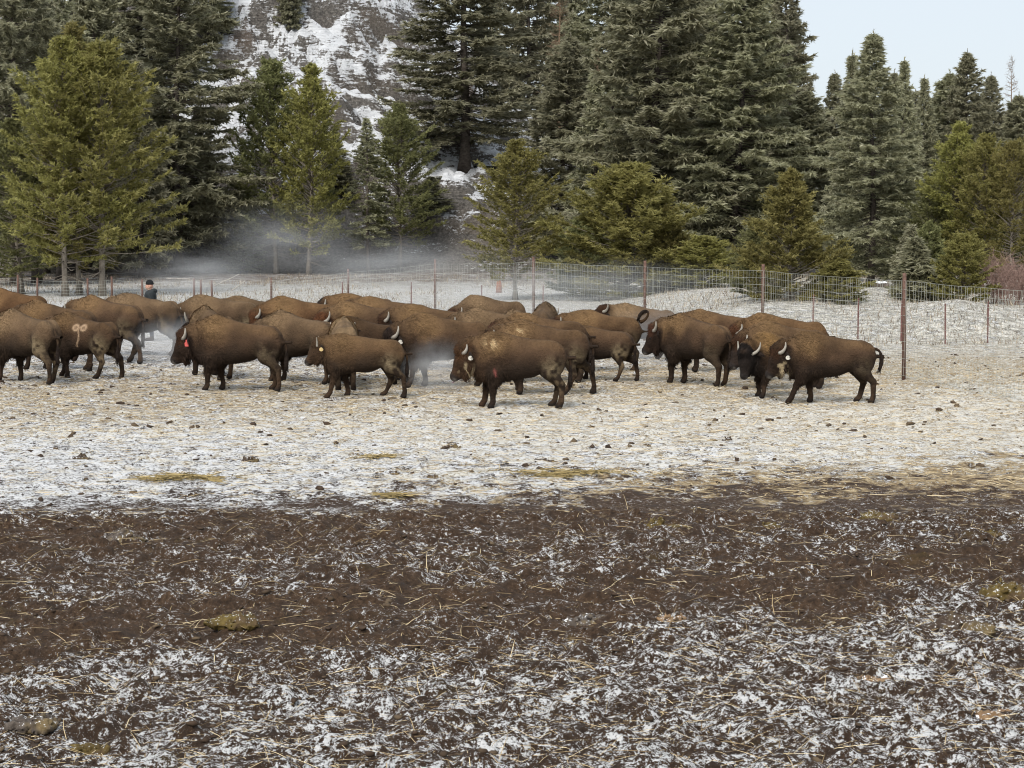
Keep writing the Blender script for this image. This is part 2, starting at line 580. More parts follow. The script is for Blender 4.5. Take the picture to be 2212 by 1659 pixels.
HX = [-140, -60, -30, -14, -7.7, -3, 1.8, 7, 13, 20, 30]
HH = [34, 36, 36, 31, 21.5, 15.5, 10.6, 6.2, 3.0, .9, -.6]
def hill_z(x, y):
    H = np.interp(x, HX, HH)
    foot = 137 + 4 * (fbm2(x * .06, y * .06, 31, 2) - .5) + 12 * sstep(8, 30, x)
    t = (y - foot) / 34.0
    up = np.clip(t, -.1, 1)
    prof = up * (1 + .12 * np.sin(up * 9))
    z = H * prof - .15
    amp = sstep(0.02, .25, t) * sstep(0, 6, H)
    # tilted ledges that run down to the right
    u = x * .56 + z * .83
    w = -x * .83 + z * .56
    led = fbm2(w * .20 + y * .1, u * .75, 41, 4)
    z = z + amp * ((1 - 2 * np.abs(led - .5) - .6) * 5.0 + (fbm2(x * .5, y * .5, 44, 4) - .5) * 2.6)
    st = u * 0.55 + 2.2 * fbm2(x * .12, y * .12, 47, 2)
    z = z + amp * 0.9 * (np.abs((st % 1) - .5) - .25)
    return z
v, q = grid(-62, 34, 132, 190, .32, .32, hill_z)
hill = obj('rocky_hill', make_mesh('rocky_hill', v, quads=q), hill_mat())
hill['kind'] = 'structure'

def surf_z(x, y):
    x, y = float(x), float(y)
    z = float(ground_z(x, y))
    if y > 133 and -61 < x < 33 and y < 189:
        z = max(z, float(hill_z(np.array(x), np.array(y))))
    return z
# ------------------------------------------------------------------ bison
def coat_mat(name, rough_v=0.85):
    m, nt, bs = nodes_of(name)
    L = nt.links
    a = nt.nodes.new('ShaderNodeVertexColor')
    a.layer_name = 'coat'
    v = obj_coord(nt)
    n = noise_tex(nt, v, 20, 5, .68)
    n2 = noise_tex(nt, v, 5, 3, .6)
    k = mth(nt, 'ADD', mth(nt, 'MULTIPLY', n.outputs['Fac'], .8), mth(nt, 'MULTIPLY', n2.outputs['Fac'], .5))
    k = mth(nt, 'ADD', k, .58)
    hs = nt.nodes.new('ShaderNodeHueSaturation')
    L.new(a.outputs['Color'], hs.inputs['Color'])
    L.new(k, hs.inputs['Value'])
    L.new(hs.outputs['Color'], bs.inputs['Base Color'])
    bs.inputs['Roughness'].default_value = rough_v
    bs.inputs['Specular IOR Level'].default_value = .12
    bump(nt, bs, n.outputs['Fac'], 1.0, .06)
    return m
M['coat'] = coat_mat('bison_coat')
M['horn'] = speckle_mat('horn', (.20, .18, .15), (.40, .37, .32), 6, .5, .1)
M['horn_dark'] = speckle_mat('dark_horn', (.10, .09, .08), (.30, .27, .23), 6, .5, .1)
M['ear'] = speckle_mat('ear_hair', (.010, .007, .006), (.03, .02, .015), 30, .95, .5)
M['eye'] = speckle_mat('eye', (.004, .003, .003), (.008, .006, .005), 10, .15, 0)
M['tongue'] = speckle_mat('tongue', (.20, .14, .16), (.28, .20, .21), 10, .4, 0)
M['tag_red'] = speckle_mat('red_tag', (.52, .09, .085), (.60, .14, .12), 3, .5, 0)
M['tag_white'] = speckle_mat('white_tag', (.52, .49, .43), (.66, .63, .57), 3, .5, 0)
M['tag_yellow'] = speckle_mat('yellow_tag', (.52, .37, .16), (.62, .48, .26), 3, .5, 0)

PX = [-1.47, -1.41, -1.27, -1.02, -.75, -.48, -.22, 0.0, .16, .32, .46, .56]
PT = [1.06, 1.23, 1.335, 1.385, 1.42, 1.475, 1.55, 1.60, 1.585, 1.50, 1.37, 1.20]
PB = [1.0, .88, .80, .755, .665, .60, .565, .545, .56, .62, .75, 1.0]
PW = [.05, .17, .235, .265, .295, .315, .31, .295, .28, .255, .21, .08]
_px = np.linspace(-1.49, .58, 270)
def _smooth(y, n=17):
    y = np.interp(_px, PX, y)
    k = np.hanning(n); k /= k.sum()
    yp = np.pad(y, n, mode='edge')
    return np.convolve(yp, k, 'same')[n:-n]
_pt, _pb, _pw = _smooth(PT), _smooth(PB), _smooth(PW)

def unit(a):
    a = np.asarray(a, float)
    return a / (np.linalg.norm(a) + 1e-9)

def build_bison(spec):
    sd = spec['seed']
    rng = np.random.default_rng(sd)
    calf = spec.get('calf', 0.0)
    hp = math.radians(spec.get('pitch', 55))
    hy = math.radians(spec.get('yaw', 0))
    drop = spec.get('drop', 0.0)
    h = spec.get('h', .026)
    S = Sdf((-1.66, -.62, -.04), (1.30, .62, 1.74), h)
    fat = spec.get('fat', 1.0)
    hump = spec.get('hump', 1.0) - .25 * calf
    ptop = _pt - (1 - hump) * .22 * np.exp(-((_px - .02) / .3) ** 2)
    pbot = _pb + .05 * calf
    def trunk(X, Y, Z):
        t = np.interp(X, _px, ptop); b = np.interp(X, _px, pbot); w = np.interp(X, _px, _pw) * fat * (1 - .1 * calf)
        zc, hz = (t + b) / 2, np.maximum((t - b) / 2, .03)
        r = np.clip((Z - zc) / hz, 0, 1)
        fr = np.exp(-((X - .05) / .45) ** 2)
        w = w * (1 - (.22 + .26 * fr) * r ** 1.4)
        q = (np.abs((Z - zc) / hz) ** 2.2 + np.abs(Y / w) ** 2.2) ** (1 / 2.2)
        return (q - 1) * np.minimum(w, hz)
    S.add(trunk, (-1.53, -.5, .4), (.62, .5, 1.7), .05)
    for s in (-1, 1):
        S.ell((.10, s * .17 * fat, 1.00), (.30, .15, .40), .10)
        S.ell((-1.17, s * .145 * fat, 1.0), (.27, .125, .37), .09)
        S.ell((-.5, s * .09, .88), (.40, .24 * fat, .25), .10)
    # neck and head
    cy, sy_ = math.cos(hy), math.sin(hy)
    fx = np.array([cy, sy_, 0])                      # horizontal facing of the head
    side = np.array([-sy_, cy, 0])
    up = np.array([0, 0, 1.0])
    a = fx * math.cos(hp) - up * math.sin(hp)        # poll -> muzzle
    n = fx * math.sin(hp) + up * math.cos(hp)        # forehead normal
    hs = spec.get('head', 1.17) * (1 - .16 * calf)
    P0 = np.array([.30, 0, 1.12 - drop * .5]) + fx * (.25 - .03 * calf) + up * (.06 - drop * .6 + .05 * calf)
    hd = lambda i, j, k=0: P0 + hs * (a * i + n * j + side * k)
    S.cone((.16, 0, 1.14 - .2 * drop), P0 - a * .06 * hs, .37 - .07 * calf, .22 * hs, .10, sy=1.25)
    S.cone((.22, 0, .86 - .2 * drop), P0 + hs * (a * .12 - n * .12), .25, .15 * hs, .10, sy=1.3)
    S.cone(hd(0, .01), hd(.22, .0), .185 * hs, .155 * hs, .05)
    S.cone(hd(.2, 0), hd(.47, -.015), .145 * hs, .088 * hs, .05)
    S.ell(hd(.50, -.02), np.array([.085, .092, .085]) * hs, .03)
    S.cone(hd(.10, -.11), hd(.42, -.08), .155 * hs, .070 * hs, .05)
    S.ell(hd(.03, .12), np.array([.15, .16, .12]) * hs * (1 - .12 * calf), .06)
    for k in (-1, 1):
        S.ell(hd(.20, .075, k * .105), np.array([.05, .035, .05]) * hs, .03)       # brow
    bl = spec.get('beard', .20) * (1 - .5 * calf)
    bt = hd(.30, -.13)
    S.cone(hd(.26, -.09), bt - up * bl + fx * .01, .105 * hs, .035, .05)
    S.cone((.30, 0, .70 - .15 * drop), (.36, 0, .60 - .2 * drop), .14, .05, .10)        # throat mane
    # legs: (x, side) with swing in degrees (forward positive)
    legs = spec.get('legs', (0, 0, 0, 0))
    lift = spec.get('lift', (0, 0, 0, 0))
    feet = []
    for li, (front, s) in enumerate(((1, 1), (1, -1), (0, 1), (0, -1))):
        w = math.radians(legs[li])
        if front:
            J = [(.10, .18, .98), (.06, .19, .74), (.09, .185, .42), (.085, .18, .14), (.125, .18, .055)]
            R = [.17, .115, .070, .052, .066]
        else:
            J = [(-1.14, .16, 1.0), (-1.08, .18, .76), (-1.33, .165, .47), (-1.295, .16, .14), (-1.245, .16, .055)]
            R = [.20, .15, .068, .050, .064]
        J = [np.array([x, y * s * fat ** .5, z]) for x, y, z in J]
        top = J[0].copy()
        c_, s_ = math.cos(w), math.sin(w)
        out = []
        for kk, j in enumerate(J):
            d = j - top
            bend = 1.0
            dx, dz = d[0] * c_ - d[2] * s_, d[0] * s_ + d[2] * c_
            out.append(top + np.array([dx, d[1], dz]))
        if lift[li]:
            # fold the lower leg back under the raised knee
            k0 = out[2]
            f = math.radians(-lift[li])
            for m_ in (3, 4):
                d = out[m_] - k0
                out[m_] = k0 + np.array([d[0] * math.cos(f) - d[2] * math.sin(f), d[1], d[0] * math.sin(f) + d[2] * math.cos(f)])
        else:
            g = out[4][2] - .055
            for kk in range(1, 5):
                t = kk / 4
                out[kk][2] -= g * t
        for kk in range(4):
            S.cone(out[kk], out[kk + 1], R[kk], R[kk + 1], .05 if kk < 2 else .03)
        hoof = out[4]
        hf = unit(out[4] - out[3]) if lift[li] else np.array([0, 0, -1.0])
        S.cone(hoof, hoof + (np.array([.03, 0, 0]) - .012 * up if not lift[li] else hf * .04), .066, .052, .02)
        feet.append(out)
        if front:     # shaggy pantaloons
            pm = out[1] * .45 + out[2] * .55
            S.cone(out[1] + np.array([-.03, 0, .02]), pm + np.array([-.05, 0, .02]), .165, .125 - .045 * calf, .06)
    S.F = S.F + .02 * (noise3(np.stack([S.X, S.Y, S.Z], -1) * 5.0, sd).astype(np.float32) - .5)
    # flat bottom so that the hooves stand on the ground
    S.F = np.maximum(S.F, .002 - S.Z)
    V, Q = S.mesh()

    # ---- coat colour by body region, with some top light and underside shade painted in
    tone = spec.get('tone', 1.0)
    mid = np.array(spec.get('mid', (.058, .0345, .0205))) * tone
    tan = np.array(spec.get('tan', (.185, .113, .054))) * tone
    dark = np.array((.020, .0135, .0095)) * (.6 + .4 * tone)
    face = np.array(spec.get('face', (.021, .013, .009)))
    mop = np.array(spec.get('mop', (.036, .018, .010)))
    tanamt = spec.get('tanamt', .75)
    patch = spec.get('patch', .45)
    def colour(p):
        x, y, z = p[:, 0], p[:, 1], p[:, 2]
        n1 = noise3(p * 4.0, sd + 1); n2 = noise3(p * 13.0, sd + 2); n3 = noise3(p * np.array([3., 3., 9.]), sd + 3)
        c = mid * (0.62 + .6 * n1 + .16 * n2)[:, None]
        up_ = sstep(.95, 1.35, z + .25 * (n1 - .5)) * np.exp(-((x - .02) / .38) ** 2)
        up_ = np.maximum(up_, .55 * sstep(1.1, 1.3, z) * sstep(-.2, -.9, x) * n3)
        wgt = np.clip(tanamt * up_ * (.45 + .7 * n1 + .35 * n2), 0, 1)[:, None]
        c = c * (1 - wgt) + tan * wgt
        bk = (.16 * sstep(1.15, 1.4, z) * (.5 + .6 * n1))[:, None]  # paler upper back: light from above painted into the coat
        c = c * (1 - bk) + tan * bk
        # saddle shade between hump and flank, dark dorsal line
        dl = (sstep(.07, .02, np.abs(y)) * sstep(1.2, 1.3, z) * sstep(.1, -.2, x) * .55 * n1)[:, None]
        c = c * (1 - dl) + dark * dl
        lo = sstep(1.14, .72, z + .18 * (n1 - .5) - .05 * (x < -.3))[:, None] * .92  # dark belly and leg hair, deepened by painted underside shade
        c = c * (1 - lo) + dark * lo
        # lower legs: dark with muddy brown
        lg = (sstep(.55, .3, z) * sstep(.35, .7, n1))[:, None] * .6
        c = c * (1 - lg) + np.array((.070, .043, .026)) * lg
        hoof = sstep(.10, .06, z)[:, None]
        c = c * (1 - hoof) + np.array((.018, .014, .012)) * hoof
        # pale dried dung on the thighs
        dth = ((x + 1.15) / .20) ** 2 + ((z - .84) / .20) ** 2
        pt = (np.exp(-dth * 1.2) * sstep(.38, .72, .6 * n2 + .4 * n1 + .12) * patch * (np.abs(y) > .14))[:, None]
        c = c * (1 - pt) + np.array((.25, .195, .118)) * pt
        pt = (np.exp(-((x + 1.25) / .16) ** 2 - ((z - .5) / .22) ** 2) * sstep(.4, .6, n2) * patch * .8)[:, None]
        c = c * (1 - pt) + np.array((.20, .145, .085)) * pt
        # rear cleft
        rc = (sstep(-1.36, -1.46, x) * sstep(.1, .03, np.abs(y)) * .8)[:, None]
        c = c * (1 - rc) + dark * rc
        # head and throat
        rel = (p - P0) @ a / hs
        off_ = (p - P0) @ n / hs
        hd_d = np.linalg.norm(p - P0 - np.clip(rel, -.02, .5)[:, None] * a * hs, axis=1) / hs
        hw = (sstep(.33, .24, hd_d) * sstep(-.14, -.02, rel + .3 * (n1 - .5)))[:, None]
        hc = face * (.75 + .6 * n2)[:, None]
        mw = (sstep(.30, .12, rel) * sstep(-.02, .1, off_))[:, None]
        hc = hc * (1 - mw) + mop * (.7 + .7 * n2)[:, None] * mw
        mz = (sstep(.44, .5, rel))[:, None] * .8
        hc = hc * (1 - mz) + np.array((.020, .017, .016)) * mz
        lip = (sstep(.50, .54, rel) * sstep(.02, -.05, off_))[:, None] * .5
        hc = hc * (1 - lip) + np.array((.22, .20, .18)) * lip
        c = c * (1 - hw) + hc * hw
        th = (sstep(.15, .3, x) * sstep(1.0, .75, z))[:, None] * .8 * (1 - hw)
        c = c * (1 - th) + face * th
        if spec.get('wound'):
            wd = np.exp(-(((x - .02) / .036) ** 2 + ((z - .79) / .062) ** 2) ** 2) * (y > 0)
            wd = (wd * sstep(.25, .5, n2 + .2))[:, None]
            c = c * (1 - wd) + np.array((.24, .075, .065)) * wd
        if spec.get('brand'):
            b = np.zeros(len(p))
            for ex in (-.46, -.68):
                r_ = np.sqrt(((x - ex) / .10) ** 2 + ((z - 1.25) / .085) ** 2)
                b = np.maximum(b, np.exp(-((r_ - .8) / .25) ** 2) + .45 * (r_ < .8))
            b = np.maximum(b, np.exp(-((x + .57 + .03 * np.sin(z * 14)) / .018) ** 2) * (z > .78) * (z < 1.22))
            b = (np.clip(b, 0, 1) * (y > .05) * .85)[:, None]
            c = c * (1 - b) + np.array((.36, .25, .16)) * b
        if spec.get('scar'):
            b = np.exp(-(((x - .1) / .13) ** 2 + ((z - 1.36) / .09) ** 2)) * sstep(.5, .62, n2) * (y > 0)
            b = b[:, None]
            c = c * (1 - b) + np.array((.46, .34, .19)) * b
        if spec.get('muck'):
            b = (np.exp(-((rel - .25) / .13) ** 2) * (off_ < -.02) * sstep(.5, .62, n2) * hw[:, 0] * spec['muck'])[:, None]
            c = c * (1 - b) + np.array((.33, .26, .16)) * b
        return c
    # ---- hair: short tufts that lie back along the coat, longer on mane, beard and forelegs
    A, B, C, D = V[Q[:, 0]], V[Q[:, 1]], V[Q[:, 2]], V[Q[:, 3]]
    nr = np.cross(C - A, D - B)
    ar = np.linalg.norm(nr, axis=1)
    nr = nr / (ar[:, None] + 1e-12)
    cnt = spec.get('hair', 15000)
    f = rng.choice(len(Q), cnt, p=ar / ar.sum())
    u, v = rng.random((cnt, 1)), rng.random((cnt, 1))
    p = (A[f] * (1 - u) + B[f] * u) * (1 - v) + (D[f] * (1 - u) + C[f] * u) * v
    nn = nr[f]
    x, z = p[:, 0], p[:, 2]
    rel = (p - P0) @ a / hs
    offn = (p - P0) @ n / hs
    near_head = np.linalg.norm(p - P0 - np.clip(rel, 0, .5)[:, None] * a * hs, axis=1) / hs < .30
    ln = .034 + .034 * sstep(-.45, .0, x) * sstep(.8, 1.2, z)
    ln = np.where((x > -.25) & (x < .3) & (z > .34) & (z < .78), .10, ln)            # pantaloons, chest
    ln = np.where((x > -1.1) & (x < -.2) & (z < .68) & (z > .5), .05, ln)
    ln = np.where(near_head, .03, ln)
    ln = np.where(near_head & (offn > .05) & (rel < .2), .06, ln)
    beard = (rel > .1) & (offn < -.12) & (x > .4)
    ln = np.where(beard, .13, ln)
    ln = np.where((rel > .4) & near_head, .008, ln)
    ln = np.where(z < .36, .012, ln) * (1 - .25 * calf)
    flow = np.stack([-np.ones(cnt) * .75, np.zeros(cnt), -np.ones(cnt) * .75], -1)
    low = (z < .8) | beard
    flow[low] = (-.2, 0, -1)
    flow[near_head & ~beard] = a * .5 - up * .3
    flow = flow + rng.normal(0, .28, (cnt, 3))
    flow -= nn * (flow * nn).sum(1, keepdims=True)
    flow /= np.linalg.norm(flow, axis=1, keepdims=True) + 1e-9
    sd_v = np.cross(nn, flow)
    lift_ = np.where(near_head, .45, np.where(x > -.3, .30, .20))[:, None]
    ln = (ln * rng.uniform(.6, 1.35, cnt))[:, None]
    wd = (.0058 + .04 * ln) * spec.get('hairw', 1.0)
    base = p - nn * .006
    HV = np.stack([base - sd_v * wd, base + sd_v * wd, base + (flow * (1 - lift_) + nn * lift_) * ln * 1.3], 1).reshape(-1, 3)
    HV[:, 2] = np.maximum(HV[:, 2], .004)
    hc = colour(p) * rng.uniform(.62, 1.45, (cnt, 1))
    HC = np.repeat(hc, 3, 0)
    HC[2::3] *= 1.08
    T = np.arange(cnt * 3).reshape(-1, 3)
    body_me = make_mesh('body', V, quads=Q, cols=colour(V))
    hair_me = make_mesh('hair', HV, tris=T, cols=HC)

    root = bpy.data.objects.new('bison', None)
    root.empty_display_size = .2
    COL.objects.link(root)
    obj('body', body_me, M['coat'], root)
    obj('hair', hair_me, M['coat'], root)
    # tail
    kind = spec.get('tail', 'down')
    s0 = np.array([-1.355, 0, 1.19])
    t = np.linspace(0, 1, 12)[:, None]
    if kind == 'down':
        sw = spec.get('tailside', .03)
        pts = s0 + np.concatenate([-.19 * np.sin(np.minimum(t * 4.2, 1.57)) + .02 * t, sw * t, -.76 * t], 1)
    elif kind == 'out':
        pts = s0 + np.concatenate([-.24 * np.sin(t * 2.3), .05 * t, .06 * np.sin(t * 3.1) - .50 * t ** 1.8], 1)
    else:
        th = t * 5.2 + .2
        pts = s0 + np.concatenate([-.05 - .16 * np.sin(th * .5) - .13 * np.sin(th) * t ** .3, .03 * t, .08 + .15 * (1 - np.cos(th)) - .02 * t], 1)
    tl = .9 if calf else 1.0
    pts = s0 + (pts - s0) * tl
    rad = np.interp(t[:, 0], [0, .15, .5, .62, .85, 1], [.055, .035, .024, .040, .048, .012])
    tv, tq, tt = tubes([(pts, rad)], 7)
    tc = np.where((np.arange(len(tv))[:, None] < 7 * 5), mid * .6, np.array((.02, .014, .011)))
    hairs, hcs = [], []
    for i in range(190):
        k = rng.uniform(.5, 1)
        b_ = np.array([np.interp(k, t[:, 0], pts[:, c]) for c in range(3)])
        dirv = unit(np.array([np.interp(min(k + .12, 1), t[:, 0], pts[:, c]) for c in range(3)]) - b_ + np.array([0, 0, -.02]) + rng.normal(0, .018, 3))
        o_ = unit(np.cross(dirv, rng.normal(0, 1, 3)))
        b_ = b_ + o_ * .03
        L_ = rng.uniform(.08, .16)
        hairs += [b_ - o_ * .006, b_ + o_ * .006, b_ + dirv * L_]
    nv = len(tv)
    tv = np.concatenate([tv, hairs])
    tt = np.concatenate([tt, nv + np.arange(len(hairs)).reshape(-1, 3)])
    tc = np.concatenate([tc, np.tile((.02, .014, .011), (len(hairs), 1))])
    obj('tail', make_mesh('tail', tv, tris=tt, quads=tq, cols=tc), M['coat'], root)
    # horns, ears, eyes
    wup = unit(up + n * .15)
    hl = spec.get('horn', .30) * (1 - .35 * calf)
    for k in (1, -1):
        t = np.linspace(0, 1, 9)[:, None]
        b_ = hd(.05, .07, k * .135)
        if calf > .5:
            pts = b_ + side * k * (.02 + .06 * t + .02 * t * t) * 1 + wup * (hl * t) - a * 0.02 * t
        else:
            th = t * 1.75
            pts = b_ + side * k * (hl * .46 * np.sin(th * .95)) + up * (hl * .58 * (1 - np.cos(th)) + .02 * t) - fx * (hl * .34 * np.sin(th * 1.05) - .02)
        rad = .044 * hs * (1 - .55 * calf * .5) * np.linspace(1, .12, 9) ** .8
        obj('horn', tube_mesh('horn', [(pts, rad)], 8), M['horn'], root)
        e0 = hd(.01, .0, k * .16)
        ed = unit(side * k * .9 - fx * .35 - up * (.18 if not calf else -.15))
        t = np.linspace(0, 1, 7)[:, None]
        er = np.array([.02, .048, .06, .058, .045, .025, .006]) * (.9 if not calf else 1)
        epts = e0 + ed * (.20 * hs * t)
        ev, eq, et = tubes([(epts, er)], 8)
        eax = unit(np.cross(ed, up))
        cen = np.repeat(epts, 8, 0)
        dd = ev[:56] - cen
        dd -= eax * (dd @ eax)[:, None] * .65
        ev[:56] = cen + dd
        fr, hh_ = [], len(ev)
        for i in range(60):
            kk = rng.uniform(.2, 1)
            bb = e0 + ed * .20 * hs * kk
            dv = unit(ed * .6 - up * .7 + rng.normal(0, .35, 3))
            ss = unit(np.cross(dv, rng.normal(0, 1, 3))) * .007
            fr += [bb - ss, bb + ss, bb + dv * rng.uniform(.05, .10)]
        ev = np.concatenate([ev, fr]); et = np.concatenate([et, hh_ + np.arange(len(fr)).reshape(-1, 3)])
        ear = obj('ear', make_mesh('ear', ev, tris=et, quads=eq), M['ear'], root)
        tg = spec.get('tag')
        if tg and k == spec.get('tagside', 1):
            c0 = e0 + ed * .13 * hs + (-fx * .0) + unit(np.cross(ed, up)) * 0
            nrm = unit(fx * .25 + side * k * .9 - up * .1)
            e1 = unit(np.cross(up, nrm)); e2 = np.cross(nrm, e1)
            if tg == 'red':
                prof = [(-.045, -.075), (.045, -.075), (.045, .0), (.016, .022), (.012, .065), (-.012, .065), (-.016, .022), (-.045, .0)]
            else:
                prof = [(.05 * math.cos(q_) * (1.1 if q_ > math.pi else 1), .048 * math.sin(q_) - .02) for q_ in np.arange(0, 2 * math.pi, .62)]
            c0 = c0 + nrm * .055 - up * .03
            F_ = [c0 + e1 * x_ + e2 * y_ + nrm * .004 for x_, y_ in prof] + [c0 + e1 * x_ + e2 * y_ - nrm * .004 for x_, y_ in prof]
            m_ = len(prof)
            me = bpy.data.meshes.new('ear_tag')
            me.from_pydata([tuple(q_) for q_ in F_], [], [tuple(range(m_)), tuple(range(2 * m_ - 1, m_ - 1, -1))] + [(i, i + m_, (i + 1) % m_ + m_, (i + 1) % m_) for i in range(m_)])
            obj('ear_tag', me, M['tag_' + tg], root)
        ec = hd(.215, .035, k * .135)
        evs = surface_sphere(ec, .026 * hs)
        obj('eye', make_mesh('eye', evs[0], quads=evs[1]), M['eye'], root)
    if spec.get('tongue'):
        t = np.linspace(0, 1, 7)[:, None]
        pts = hd(.50, -.07) + a * .03 * t - up * (.07 * t) + fx * (.09 * t - .0 * t)  - up * (.02 * np.sin(t * 3))
        obj('tongue', tube_mesh('tongue', [(pts, np.linspace(.022, .010, 7))], 6), M['tongue'], root)
    return root

def surface_sphere(c, r, nu=8, nv=6):
    V, Q = [], []
    for j in range(nv + 1):
        ph = math.pi * (j + .02) / (nv + .04)
        for i in range(nu):
            th = 2 * math.pi * i / nu
            V.append(c + r * np.array([math.sin(ph) * math.cos(th), math.sin(ph) * math.sin(th), math.cos(ph)]))
    for j in range(nv):
        for i in range(nu):
            Q.append((j * nu + i, (j + 1) * nu + i, (j + 1) * nu + (i + 1) % nu, j * nu + (i + 1) % nu))
    return np.array(V), np.array(Q)

